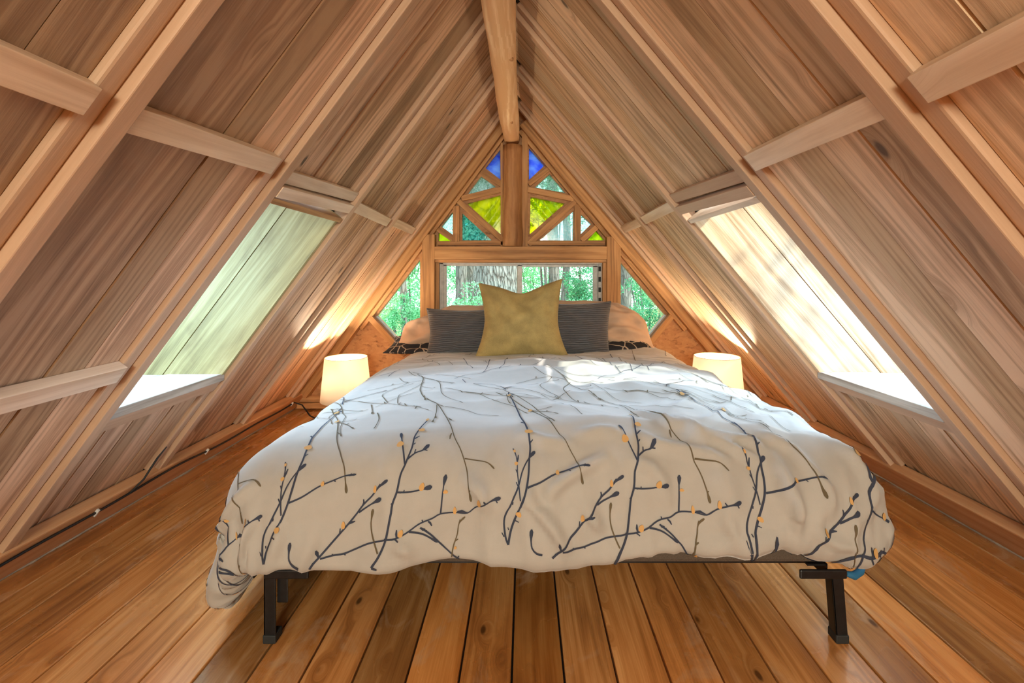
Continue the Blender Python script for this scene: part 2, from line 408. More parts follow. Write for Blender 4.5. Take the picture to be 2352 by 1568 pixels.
# blocking boards between rafters
def blocking(sd, i, h0, h1, lab, th=0.055, d0=0.004, mat='block'):
    """between rafter i and i+1, at height h0 on the near and h1 on the far end"""
    y0 = RAF[sd][i]+.001; y1 = RAF[sd][i+1]-2*W-.001
    S = SIDE[sd]; c0 = RP(sd, A_of(sd, h0), y0, d0); c1 = RP(sd, A_of(sd, h1), y1, d0)
    mb = MB(); mb.box(c0-S['u']*th/2, S['u']*th, c1-c0, -S['n']*(DP-d0))
    o = mb.build('blocking_board', M[mat], bevel=0.0015, loc=c0)
    tag(o, lab, 'blocking', 'short boards nailed between the %s rafters' % sd)
blocking('left', 4, 1.235, 1.235, 'pale blocking board at the upper left edge, left of the nearest rafter')
blocking('left', 5, 1.232, 1.255, 'long pale blocking board between the two nearest left rafters, upper one')
blocking('left', 5, 0.655, 0.66, 'pale blocking board low between the two nearest left rafters')
blocking('left', 7, 1.235, 1.225, 'small orange blocking board just beyond the left skylight', 0.05)
blocking('left', 8, 1.235, 1.23, 'smallest orange blocking board beside the left end of the gable window', 0.05)
blocking('right', 4, 1.25, 1.247, 'pale blocking board at the upper right edge, right of the nearest rafter')
blocking('right', 5, 1.25, 1.258, 'long whitish blocking board with a pink stain between the two nearest right rafters')
blocking('right', 7, 1.245, 1.24, 'small orange blocking board just beyond the right skylight', 0.05)
blocking('right', 8, 1.24, 1.24, 'smallest orange blocking board beside the right end of the gable window', 0.05)

# skylight wells
for sd in ('left', 'right'):
    S = SIDE[sd]; y0 = RAF[sd][6]; y1 = RAF[sd][7]-W-0.022
    ch = 'cheek_l' if sd == 'left' else 'cheek_r'
    e = empty('window_1' if sd == 'left' else 'window_2', RP(sd, A_of(sd, HSILL), (y0+y1)/2, 0), 'deep board-lined skylight on the %s slope' % sd, 'skylight')
    e['kind'] = 'structure'
    aS, aH = A_of(sd, HSILL), A_of(sd, HHEAD)
    cosn = -S['n'].z
    def a_at(h, d): return (h-d*cosn)/S['sz']
    def cheek(mb, ya, yb, d0, d1):
        P = [RP(sd, a_at(HSILL-0.012, d0), ya, d0), RP(sd, a_at(HSILL-0.012, d1), ya, d1), RP(sd, aH+0.02, ya, d1), RP(sd, aH+0.02, ya, d0)]
        mb.prism(P, (0, yb-ya, 0), grain=S['u'])
    # far cheek: boards parallel to the slope
    cb = MB(); d = D1-0.004
    for wd_, th in ((0.20, 0), (0.125, 0.012)):
        cheek(cb, y1, y1+0.02, d+0.001, d+wd_-0.003); d += wd_
    cheek(cb, y0-0.02, y0-0.0005, 0.04, DGL)
    cb.build('side_boards', M[ch], e)
    # header boards
    hb = MB()
    slope_board(hb, sd, y0, y1, aH, aH+0.02, 0.0, DGL+.01, grain='y')
    hb.build('header_board', M['trim' if sd == 'left' else 'block'], e, bevel=0.001)
    # sill: horizontal board running outwards, with a fascia on the room side
    sb = MB(); xi = RP(sd, aS, 0, 0.0).x-S['sg']*0.025; xo = RP(sd, aS, 0, 0).x-S['sg']*(DGL+0.03)/S['sz']; xm = xi+(xo-xi)*0.55
    sb.wbox(min(xi, xm), max(xi, xm), y0+0.002, RAF[sd][7]-W-0.002, HSILL-0.03, HSILL, 'y')
    sb.wbox(min(xm, xo)+.001, max(xm, xo)-.001, y0+0.002, y1, HSILL-0.03, HSILL-0.003, 'y')
    sb.build('sill', M['sill'], e, bevel=0.002)
    fb = MB(); slope_board(fb, sd, y0, y1+.02, aS-0.10, aS-0.042, 0.012, DP+.005, grain='y'); fb.build('apron', M['rafter'], e, bevel=0.001)
    gb = MB(); slope_board(gb, sd, y0-.02, y1+0.02, a_at(HSILL-.02, DGL), aH+0.03, DGL, DGL+0.004); gb.build('pane', M['clear'], e)
# two boards above each skylight header
for sd in ('left', 'right'):
    S = SIDE[sd]; y0 = RAF[sd][6]+.001; y1 = RAF[sd][7]-W-.003
    for k, (h0, h1, d0, d1, th, lab) in enumerate(((1.200, 1.222, -0.002, .034, 0.04, 'lower'), (1.238, 1.265, 0.014, .035, 0.045, 'upper'))):
        c0 = RP(sd, A_of(sd, h0), y0, d0); c1 = RP(sd, A_of(sd, h1), y1, d0)
        mb = MB(); mb.box(c0-S['u']*th/2, S['u']*th, c1-c0, -S['n']*(d1-d0))
        tag(mb.build('header_beam', M['rafter' if sd == 'right' else 'block'], bevel=0.002, loc=c0), '%s of the two header boards above the %s skylight' % (lab, sd), 'header board', 'header boards above the skylights')

# baseboards nailed along the foot of each slope
for sd in ('left', 'right'):
    mb = MB(); slope_board(mb, sd, YB, YW-.001, 0.012, A_of(sd, 0.127), -0.008, DP-.001, grain='y')
    mb.build('baseboard_'+sd, M['base'], bevel=0.006)['kind'] = 'structure'

# ------------------------------------------------------------------ floor
fl = MB(); BW = 0.1243; k0 = -0.0304
k = -15
while k0+k*BW < 1.72:
    x = k0+k*BW
    fl.wbox(x+0.0024, x+BW-0.0024, YB, YW, -0.022, rng.uniform(-0.0012, 0), 'y')
    k += 1
fl.wbox(-1.95, 1.95, YB, YW, -0.06, -0.0225, 'y', mi=1)
fl.build('floor', [M['floor'], M['dark']], bevel=0.0028)['kind'] = 'structure'

# front end of the loft behind the photographer: gable, its opening added to let light in
fw = MB()
def tri_wall(y, y2):
    L0, R0 = RP('left', 0, y, .05), RP('right', 0, y, .05)
    zt = 2.17; apx = -0.076
    def xl(h): return L0.x+(apx-L0.x)*h/zt
    def xr(h): return R0.x+(apx-R0.x)*h/zt
    fw.prism([(xl(0), y, 0), (xr(0), y, 0), (xr(1.22), y, 1.22), (xl(1.22), y, 1.22)], (0, y2-y, 0))
    fw.prism([(xl(1.65), y, 1.65), (xr(1.65), y, 1.65), (apx, y, zt)], (0, y2-y, 0))
    fw.prism([(xl(1.22), y, 1.22), (xl(1.22)+.12, y, 1.22), (xl(1.65)+.1, y, 1.65), (xl(1.65), y, 1.65)], (0, y2-y, 0))
    fw.prism([(xr(1.22), y, 1.22), (xr(1.22)-.12, y, 1.22), (xr(1.65)-.1, y, 1.65), (xr(1.65), y, 1.65)], (0, y2-y, 0))
tri_wall(YB, YB-0.05)
fw.build('wall_front', M['plank_l'])['kind'] = 'structure'

# ------------------------------------------------------------------ gable wall  (plan units: 324 to the metre, datum x 1205, floor 938)
def G(X, Y, y=YW): return Vector(((X-1205)/324, y, (938-Y)/324))
panes = [
 ('g_blue', 'blue', [(1148.7, 343.5), (1115.5, 386.5), (1149.7, 412.9)]),
 ('g_clear', 'pebbled clear', [(1105, 404.5), (1073.8, 447), (1139, 429.5)]),
 ('g_yellow', 'yellow', [(1150.7, 448), (1073.4, 467.7), (1151.7, 540)]),
 ('g_teal', 'teal', [(1061.7, 489.8), (1062, 551.8), (1129, 551.8)]),
 ('g_clear', 'pebbled clear', [(1039.8, 486), (1013.8, 520.5), (1041, 540)]),
 ('g_lime', 'lime', [(1007.5, 532), (1007, 553.7), (1035, 553.7)]),
 ('g_blue', 'blue', [(1215, 339.6), (1215, 413), (1250.4, 380.6)]),
 ('g_clear', 'pebbled clear', [(1262, 399.8), (1228, 430.5), (1299.3, 443.6)]),
 ('g_yellow', 'yellow', [(1218.6, 452), (1297.4, 467.7), (1217, 538)]),
 ('g_sky', 'pale rippled', [(1317, 485), (1239.7, 551.8), (1316, 552.7)]),
 ('g_sky', 'pale rippled', [(1334.5, 492), (1358, 514.6), (1334, 538)]),
 ('g_lime', 'lime', [(1369.7, 530), (1350, 551.8), (1388.3, 551.8)])]
WIN = (1023, 610, 1364, 750)
SIDEW = [[(967, 592), (865, 726), (924, 790), (967, 837)], [(1422, 598), (1528, 723), (1483.5, 778), (1422, 848)]]
def grow(poly, g):
    """offset a convex polygon outwards by g"""
    n = len(poly); cx = sum(p[0] for p in poly)/n; cy = sum(p[1] for p in poly)/n
    L = []
    for i in range(n):
        (x1, y1), (x2, y2) = poly[i], poly[(i+1) % n]
        nx, ny = y2-y1, x1-x2; l = math.hypot(nx, ny); nx /= l; ny /= l
        if nx*(cx-x1)+ny*(cy-y1) > 0: nx, ny = -nx, -ny
        L.append((nx, ny, nx*x1+ny*y1+g))
    out = []
    for i in range(n):
        a1, b1, c1 = L[i-1]; a2, b2, c2 = L[i]; dt = a1*b2-a2*b1
        out.append(((c1*b2-c2*b1)/dt, (a1*c2-a2*c1)/dt))
    return out

def holed_wall(name, outer, holes, y, th, mat):
    cu = bpy.data.curves.new(name, 'CURVE'); cu.dimensions = '2D'; cu.fill_mode = 'BOTH'; cu.extrude = th/2
    for poly in [outer]+holes:
        sp = cu.splines.new('POLY'); sp.points.add(len(poly)-1); sp.use_cyclic_u = True
        for i, (X, Y) in enumerate(poly): sp.points[i].co = ((X-1205)/324, (938-Y)/324, 0, 1)
    tmp = bpy.data.objects.new(name, cu); COL.objects.link(tmp)
    dg = bpy.context.evaluated_depsgraph_get(); me = bpy.data.meshes.new_from_object(tmp.evaluated_get(dg))
    bpy.data.objects.remove(tmp); bpy.data.curves.remove(cu)
    for v in me.vertices: x, z, d = v.co; v.co = (x, y+th/2+d, z)
    uv = me.uv_layers[0] if me.uv_layers else me.uv_layers.new(name='UVMap'); uv.name = 'UVMap'
    for lp in me.loops: c = me.vertices[lp.vertex_index].co; uv.data[lp.index].uv = (c.x, c.z)
    me.materials.clear(); me.materials.append(mat)
    o = bpy.data.objects.new(name, me); COL.objects.link(o); return o
outer = [(640, 950), (1770, 950), (1181, 240)]
o = holed_wall('wall_back', outer, [p for _, _, p in panes]+[[(1012, 604), (1382, 604), (1382, 760), (1012, 760)]]+SIDEW, YW, 0.05, M['osb'])
o['kind'] = 'structure'

def gbar(mb, X1, Y1, X2, Y2, wid, y0, y1, r=None):
    """board on the gable from (X1,Y1) to (X2,Y2), wid in plan units"""
    p, q = G(X1, Y1, y0), G(X2, Y2, y0); t = (q-p); n = Vector((t.z, 0, -t.x)).normalized()*(wid/324)
    mb.box(p-n/2, n, t, Vector((0, y1-y0, 0)), r)

# stained glass window
e = empty('window_3', G(1180, 560), 'triangular stained glass window in the gable peak', 'window'); e['kind'] = 'structure'
for mk, nm, poly in panes:
    mb = MB(); mb.prism([G(X, Y, YW+0.012) for X, Y in grow(poly, 2.5)], (0, 0.005, 0)); ob = mb.build('pane', M[mk], e)
    ob['label'] = nm+' glass pane'
mb = MB()
for b in ((1105.5, 395.5, 1153, 426, 10.5), (1061, 457, 1155, 436, 12), (1054, 463, 1155, 552, 12), (1049, 474, 1049, 556, 15), (1005, 527, 1044, 553, 9.5),
          (1262, 388, 1214, 425, 10.5), (1212, 437, 1317, 458, 12), (1322, 461, 1214, 562, 13), (1325.5, 470, 1325.5, 556, 14), (1373, 519, 1335, 553, 12)):
    gbar(mb, *b, YW-0.026-rng.uniform(0, .006), YW-.0005)
mb.build('glazing_bars', M['trim'], e, bevel=0.0015)
mb = MB(); gbar(mb, 1006, 559, 1155, 559, 9, YW-0.03, YW-.0005); gbar(mb, 1217, 559, 1388, 559, 9, YW-0.03, YW-.0005); mb.build('bottom_rail', M['trim'], e, bevel=0.0015)
mb = MB(); gbar(mb, 1205.5, 300, 1205.5, 567, 13, YW-0.05, YW-.0005); gbar(mb, 1152.8, 330, 1152.8, 567, 5, YW-0.03, YW-.0005); mb.build('mullion_board', M['trim'], e, bevel=0.0015)

# structural boards of the gable
def beam(name, lab, cat, parts, mat='trim', group=None):
    mb = MB()
    for p in parts: gbar(mb, *p)
    return tag(mb.build(name, M[mat], bevel=0.002), lab, cat, group)
beam('cross_beam', 'horizontal cedar beam with two knots between stained glass and sliding window', 'beam', [(1002.5, 582, 1390, 582, 29, YW-0.075, YW-.0005)])
beam('head_trim', 'thin wooden strip right under the cross beam', 'trim', [(1002.5, 600, 1390, 600, 6.5, YW-0.055, YW-.0005)])
beam('window_post', 'square cedar post left of the sliding window', 'post', [(988.5, 938, 988.5, 540, 28, YW-0.075, YW-.0005), (970.5, 938, 970.5, 585, 6, YW-0.04, YW-.0005)], group='posts either side of the sliding window')
beam('window_post', 'square cedar post right of the sliding window', 'post', [(1405.5, 938, 1405.5, 545, 31, YW-0.075, YW-.0005)], group='posts either side of the sliding window')
beam('side_casing', 'narrow wooden casing along the left edge of the sliding window', 'trim', [(1007, 603.5, 1007, 770, 8, YW-0.05, YW-.0005)], group='window casings')
beam('side_casing', 'narrow wooden casing along the right edge of the sliding window', 'trim', [(1386, 603.5, 1386, 770, 8, YW-0.05, YW-.0005)], group='window casings')
# gable rafters lying on the wall
for sd, dd in (('left', -0.066), ('right', -0.078)):
    mb = MB(); top = A_of(sd, RIDGE)
    slope_board(mb, sd, YW-0.085, YW-.001, A_of(sd, 0.115), top-0.12, dd*0.62, DP)
    slope_board(mb, sd, YW-0.045, YW-.001, A_of(sd, 0.60 if sd == 'left' else .60), top-0.14, dd, dd*0.62-.001)
    tag(mb.build('gable_rafter', M['trim'], bevel=0.003), 'cedar gable rafter framing the %s edge of the end wall' % sd, 'rafter', 'gable rafters on the end wall')

# side windows
for i, (poly, sd) in enumerate(((SIDEW[0], 'left'), (SIDEW[1], 'right'))):
    e = empty('window_%d' % (4+i), G(*poly[1]), 'angular clear side window at the %s of the gable' % sd, 'window'); e['kind'] = 'structure'
    mb = MB(); mb.prism([G(X, Y, YW+0.02) for X, Y in grow(poly, 2)], (0, 0.005, 0)); mb.build('pane', M['clear'], e)
    mb = MB()
    p, q = poly[1], poly[2]
    ex = (q[0]-p[0], q[1]-p[1]); l = math.hypot(*ex); nx, ny = -ex[1]/l, ex[0]/l
    if (nx > 0) == (i == 0): nx, ny = -nx, -ny
    o_ = 9.5; s_ = -6/l; t_ = 1.28
    gbar(mb, p[0]+nx*o_+ex[0]*s_, p[1]+ny*o_+ex[1]*s_, p[0]+nx*o_+ex[0]*t_, p[1]+ny*o_+ex[1]*t_, 13, YW-0.05, YW-.0005)
    mb.build('frame_board', M['trim'], e, bevel=0.002)
    mb = MB()
    gbar(mb, p[0]+nx*1+ex[0]*0, p[1]+ny*1, p[0]+nx*1+ex[0]*1.3, p[1]+ny*1+ex[1]*1.3, 3.2, YW-0.012, YW+.02)
    mb.build('metal_edge', M['alu'], e)

# sliding aluminium window
e = empty('window_6', G(1197, 750), 'two-part sliding aluminium window behind the pillows', 'window'); e['kind'] = 'structure'
mb = MB()
gbar(mb, 1012, 604.5, 1382, 604.5, 5, YW-0.02, YW+.03); gbar(mb, 1015, 604, 1015, 755, 8, YW-0.02, YW+.03)
gbar(mb, 1378, 604, 1378, 755, 8, YW-0.005, YW+.03); gbar(mb, 1012, 752, 1382, 752, 8, YW-0.02, YW+.03)
mb.build('frame', M['alu'], e, bevel=0.001)
for (x0, x1, yo, t) in ((1018, 1199, 0.0, 608.5), (1187, 1373, 0.022, 610.5)):
    mb = MB()
    gbar(mb, x0, t-1.5, x1, t-1.5, 8, YW-.012+yo, YW+.006+yo); gbar(mb, x0+4, t, x0+4, 750, 9, YW-.012+yo, YW+.006+yo); gbar(mb, x1-5, t, x1-5, 750, 11, YW-.012+yo, YW+.006+yo); gbar(mb, x0, 747, x1, 747, 7, YW-.012+yo, YW+.006+yo)
    s_ = mb.build('sash', M['alu'], e, bevel=0.001)
    mb = MB(); mb.prism([G(X, Y, YW-.004+yo) for X, Y in ((x0+4, t), (x1-4, t), (x1-4, 748), (x0+4, 748))], (0, 0.004, 0)); mb.build('pane', M['clear'], s_)
mb = MB()
for k in range(6): gbar(mb, 1377, 612+k*24, 1377, 623+k*24, 5, YW-.012, YW-.004)
mb.build('track_stops', M['rubber'], e)

# low boards in the left corner of the end wall
for k, (Y, lab) in enumerate(((914, 'upper'), (928, 'lower'))):
    mb = MB(); gbar(mb, 688, Y, 800, Y, 12.5, YW-0.03-k*.012, YW-.0005)
    tag(mb.build('skirting_board', M['trim'], bevel=0.002), '%s of two short dark boards at the foot of the end wall behind the left lamp' % lab, 'board', 'short boards behind the left lamp')

# ------------------------------------------------------------------ ridge log and post
pts = []; rad = []
for i in range(60):
    y = YB+0.02+(YW-.004-(YB+.02))*i/59
    pts.append((-0.092+0.004*math.sin(y*1.7)+(0.004 if y > 3 else 0), y, 1.904+0.003*math.sin(y*2.3))); rad.append(0.0615-0.0015*y+0.002*math.sin(y*5.1))
mb = MB(); mb.tube(pts, rad, 28, r=0.37, wob=0.07)
lg = mb.build('ridge_log', M['log']); tag(lg, 'peeled golden log running along the roof ridge', 'log beam')
for (y, a, s_) in ((0.62, -0.5, 1), (1.05, 2.6, .8), (1.5, 0.3, 1), (1.75, -2.6, .7), (2.3, -0.1, .9), (2.7, 2.9, .8)):
    kb = MB(); c = Vector((-0.092, y+0.5, 1.904)); dr = Vector((math.cos(a-1.2), 0, math.sin(a-1.2)))
    kb.tube([c+dr*0.05, c+dr*0.0625+Vector((0, .002, 0)), c+dr*0.066+Vector((0, .006, 0))], [0.012*s_, 0.009*s_, 0.004*s_], 10)
    k_ = kb.build('knot_stub', M['post'], lg); k_['label'] = 'small cut branch stub'
mb = MB(); pts = [(-0.0845+0.002*math.sin(i), YW-0.071, 1.145+(1.84-1.145)*i/14) for i in range(15)]
mb.tube(pts, [0.068+0.001*math.sin(i*1.3) for i in range(15)], 28, r=0.61, wob=0.05)
tag(mb.build('log_post', M['post']), 'dark round log post standing on the cross beam under the ridge log', 'log post')

# ------------------------------------------------------------------ bed
CX = 0.075
def cloth(name, col, nscale=900, bs=0.25, rough=0.85, var=0.06, sheen=0.3):
    m, nt, out = newmat(name)
    uv = nd(nt, 'ShaderNodeUVMap'); uv.uv_map = 'UVMap'
    n = noise_n(nt, uv.outputs[0], nscale, 2, 0.6); n2 = noise_n(nt, uv.outputs[0], nscale*0.02, 4, 0.6)
    c = mix(nt, 1.0, col, ramp(nt, math_n(nt, 'ADD', math_n(nt, 'MULTIPLY', n, 0.5), math_n(nt, 'MULTIPLY', n2, 0.5)), [(0.35, (1-var,)*3), (0.65, (1+var,)*3)]), 'MULTIPLY')
    bsdf(nt, out, c, rough, n, bs, 0.0006, Sheen_Weight=sheen, Sheen_Roughness=0.4)
    return m
M['duvet'] = cloth('white duvet cotton', (0.45, 0.43, 0.395))
M['twig'] = plain('navy print', (0.035, 0.045, 0.075), 0.85)
M['twig2'] = plain('olive print', (0.13, 0.10, 0.055), 0.85)
M['leaf'] = plain('ochre print', (0.62, 0.36, 0.13), 0.85)

HEAD_Y, FOOT_Y = 3.18, 1.165
R_B = 0.15
XL, XR = CX-0.86, CX+0.855
def smooth(t): t = max(0, min(1, t)); return t*t*(3-2*t)
def top_z(x, y):
    xn = (x-CX)/0.86
    c = 0.455+0.075*(1-min(1, abs(xn))**2.2)*smooth((3.15-y)/1.3)
    c += 0.020*noise.noise(Vector((x*2.1, y*2.1, 3.3)))
    c += 0.02*smooth((x-0.2)/0.5)*math.exp(-((y-1.9)/0.35)**2)
    return c
def front_len(a):   # how far the cloth hangs at the foot
    x = a
    L = 0.415+0.012*math.sin(x*5+1)
    L -= 0.045*math.exp(-((x-0.62)/0.20)**2)+0.030*math.exp(-((x-0.28)/0.2)**2)
    L -= 0.035*smooth((-x-0.5)/0.2)+0.018*smooth((x+0.45)/0.2)+0.018*math.exp(-((x-0.5)/0.1)**2)-0.014*math.exp(-((x-0.66)/0.05)**2)
    return L
PN = 2.6
SIDE_L = {-1: 0.57, 1: 0.35}
def duvet_pt(a, b, raw=False):
    """flat cloth coordinates (a across from the bed centre, b from the head towards the foot) -> point in the room"""
    hw = 0.86-R_B
    dx = (abs(a)-hw) if abs(a) > hw else 0.0
    coreY = FOOT_Y+R_B; bf = HEAD_Y-coreY
    dy = (b-bf) if b > bf else 0.0
    sx = 1 if a > 0 else -1
    e0 = ((dx/SIDE_L[sx])**PN+(dy/front_len(a))**PN)**(1/PN)
    if e0 > 1: dx /= e0; dy /= e0
    cxp = CX+max(-hw, min(hw, a)); cyp = HEAD_Y-min(b, bf)
    L = math.hypot(dx, dy)
    z0 = top_z(cxp, cyp)
    if L < 1e-9: return Vector((cxp, cyp, z0))
    ux, uy = dx/L*sx, -dy/L
    q = PI*R_B/2
    if L < q: hor = R_B*math.sin(L/R_B); drop = R_B*(1-math.cos(L/R_B))
    else:
        e = L-q; hor = R_B+(0.13+0.06*smooth((-a-0.3)/0.4))*e; drop = R_B+e*0.99
        cornerness = smooth(1.6*min(dx, dy)/max(L, 1e-6))
        ang = math.atan2(dy, dx)
        k1 = min(1, e/0.08)
        am_ = 1.0 if sx < 0 else 0.5
        hor += am_*(0.011*math.sin(ang*9+sx)+0.005*math.sin(ang*23+2*sx))*cornerness*k1
        hor += 0.008*math.sin(a*21+b*13)*min(1, e/.1)*(1-cornerness)
    # hem rolls under, most of all at the corners
    sl = SIDE_L[sx]; fl_ = front_len(a)
    ext = ((dx/sl)**PN+(dy/fl_)**PN)**(1/PN)
    cw = smooth(1.6*min(dx/sl, dy/fl_))
    lend = L/ext; kl = 0.05+0.08*cw
    k = L-(lend-kl)
    if k > 0:
        th = k/kl*PI*0.95; rr = kl/(PI*0.95)
        hor -= rr*(1-math.cos(th)); drop -= (k-rr*math.sin(th))
    return Vector((cxp+ux*hor, cyp+uy*hor, z0-drop))
# creases in the cloth, as polylines in flat cloth coordinates (metres)
CREASES = [(1,[0.3435,1.8666,0.3819,1.9216,0.4558,1.9268,0.5014,1.9343]),(1,[0.3745,1.9301,0.4304,1.9415,0.4801,1.9662,0.5128,1.9788]),(1,[0.4338,1.9191,0.5155,1.9342,0.5347,1.955]),(1,[0.231,1.9273,0.2647,1.9506,0.3469,1.9674,0.434,1.9855]),(1.3,[-0.0172,2.0694,0.0252,2.0384,0.0727,2.0123,0.1213,1.9893]),(1.2,[-0.0803,2.0611,-0.0444,2.103,-0.0106,2.1412,0.0242,2.1929]),(1,[0.0686,2.0941,0.0906,2.124,0.1089,2.1464]),(1,[0.5538,1.9737,0.5618,2.0305,0.5613,2.0692]),(1,[0.634,1.9721,0.6631,2.0291,0.6617,2.0764]),(1.2,[0.7418,1.923,0.7946,1.9839,0.799,2.0241]),(0.9,[0.3256,2.1954,0.4518,2.1699,0.5307,2.1535]),(1,[0.5528,1.9125,0.6161,1.9438,0.6397,1.9978]),(1.3,[0.5698,2.0404,0.5808,2.077,0.573,2.1172]),(0.8,[0.1994,1.9945,0.2444,2.0101,0.2672,2.0433]),(0.9,[-0.3849,2.1724,-0.3426,2.1939]),(0.9,[-0.2207,2.0339,-0.182,2.0647,-0.1643,2.0987]),(1.2,[-0.9931,2.005,-0.8737,2.0525,-0.758,2.0086]),(1,[-0.8132,2.1634,-0.7828,2.1276,-0.7466,2.0883]),(1,[-0.6796,2.1751,-0.6682,2.1391,-0.6682,2.1082]),(0.7,[-0.6069,2.1927,-0.5929,2.1642,-0.5906,2.1322]),(0.8,[-0.0841,1.9179,-0.0261,1.9457,0.0453,1.9554]),(0.9,[0.2618,1.761,0.3213,1.8871,0.3675,1.8956]),(0.8,[0.0652,1.9287,0.1248,1.9195,0.191,1.9305]),(0.9,[0.4108,2.1084,0.4242,2.1437,0.4366,2.1753]),(0.8,[0.6263,2.1295,0.6748,2.1444,0.7664,2.1484])]
CSEG = []
for am, p in CREASES:
    q = [(p[i], p[i+1]) for i in range(0, len(p), 2)]
    n_ = len(q)-1
    for i in range(n_): CSEG.append((q[i], q[i+1], am, i/n_, (i+1)/n_))
def crease(a, b):
    best = {}
    w = 0.0
    for (x1, y1), (x2, y2), am, t1, t2 in CSEG:
        if not (min(x1, x2)-.05 < a < max(x1, x2)+.05 and min(y1, y2)-.05 < b < max(y1, y2)+.05): continue
        ex, ey = x2-x1, y2-y1; l2 = ex*ex+ey*ey
        t = max(0, min(1, ((a-x1)*ex+(b-y1)*ey)/l2))
        d = math.hypot(a-x1-ex*t, b-y1-ey*t)
        tt = t1+(t2-t1)*t
        w = max(w, am*math.exp(-(d/0.017)**2)*math.sin(PI*(0.08+0.84*tt))**0.7-0.25*am*math.exp(-((d-0.03)/0.014)**2)*math.sin(PI*(0.08+0.84*tt)))
    return w*0.02
def wr(a, b):
    """wrinkle height"""
    v = Vector((a, b, 0.0))
    w = 0.0
    foot = smooth((b-1.1)/0.5)
    # long soft folds fanning to the right foot corner
    for (fx, fy, sc, am, sd_) in ((0.9, 2.6, 3.2, 0.012, 1.7), (2.2, 1.3, 4.5, 0.006, 5.1), (1.6, -1.6, 6.0, 0.004, 9.4)):
        n = noise.noise(Vector((a*fx*sc*0.5+noise.noise(Vector((b*2, a*2, sd_)))*0.8, b*fy*sc*0.5, sd_)))
        w += am*(1-abs(n)*2.4)*(0.35+0.65*smooth((a+0.55)/0.9))
    w += 0.010*noise.noise(Vector((a*3.1, b*3.1, 7.0)))
    n = noise.noise(Vector((a*7+b*5, b*2.0-a*2.2, 2.2)))
    w += 0.007*(1-min(1, abs(n)*3.2))*smooth((a-0.1)/0.5)*foot
    n = noise.noise(Vector((a*11, b*2.4, 12.2)))
    w += 0.005*(1-min(1, abs(n)*3.0))*smooth((b-1.9)/0.2)
    n = noise.noise(Vector((a*2.3, b*12, 22.2)))
    w += 0.004*(1-min(1, abs(n)*3.0))*(1-smooth((b-0.5)/0.4))
    return w*1.5+crease(a, b)
def duvet_full(a, b, off=0.0):
    e = 0.004
    p = duvet_pt(a, b); pa = duvet_pt(a+e, b); pb = duvet_pt(a, b+e)
    n = (pb-p).cross(pa-p)
    n = n.normalized() if n.length > 1e-12 else Vector((0, 0, 1))
    return p+n*(wr(a, b)+off)
NA, NB = 260, 260
aL, aR = -(0.71+SIDE_L[-1]), 0.71+SIDE_L[1]
du = MB(); ABs = []
bf_ = HEAD_Y-(FOOT_Y+R_B)
for j in range(NB+1):
    for i in range(NA+1):
        a = aL+(aR-aL)*i/NA
        bend = bf_+front_len(a)
        # rounded cloth corner
        dxx = max(0, abs(a)-0.71)/(SIDE_L[1 if a > 0 else -1])
        bend = bf_+front_len(a)
        b = 0.0+bend*j/NB
        du.v.append(duvet_full(a, b)); ABs.append((a, b))
for j in range(NB):
    for i in range(NA):
        q = [j*(NA+1)+i, (j+1)*(NA+1)+i, (j+1)*(NA+1)+i+1, j*(NA+1)+i+1][::-1]
        us = [ABs[t] for t in q]
        du.face(q, us, 0.5, 0, True)
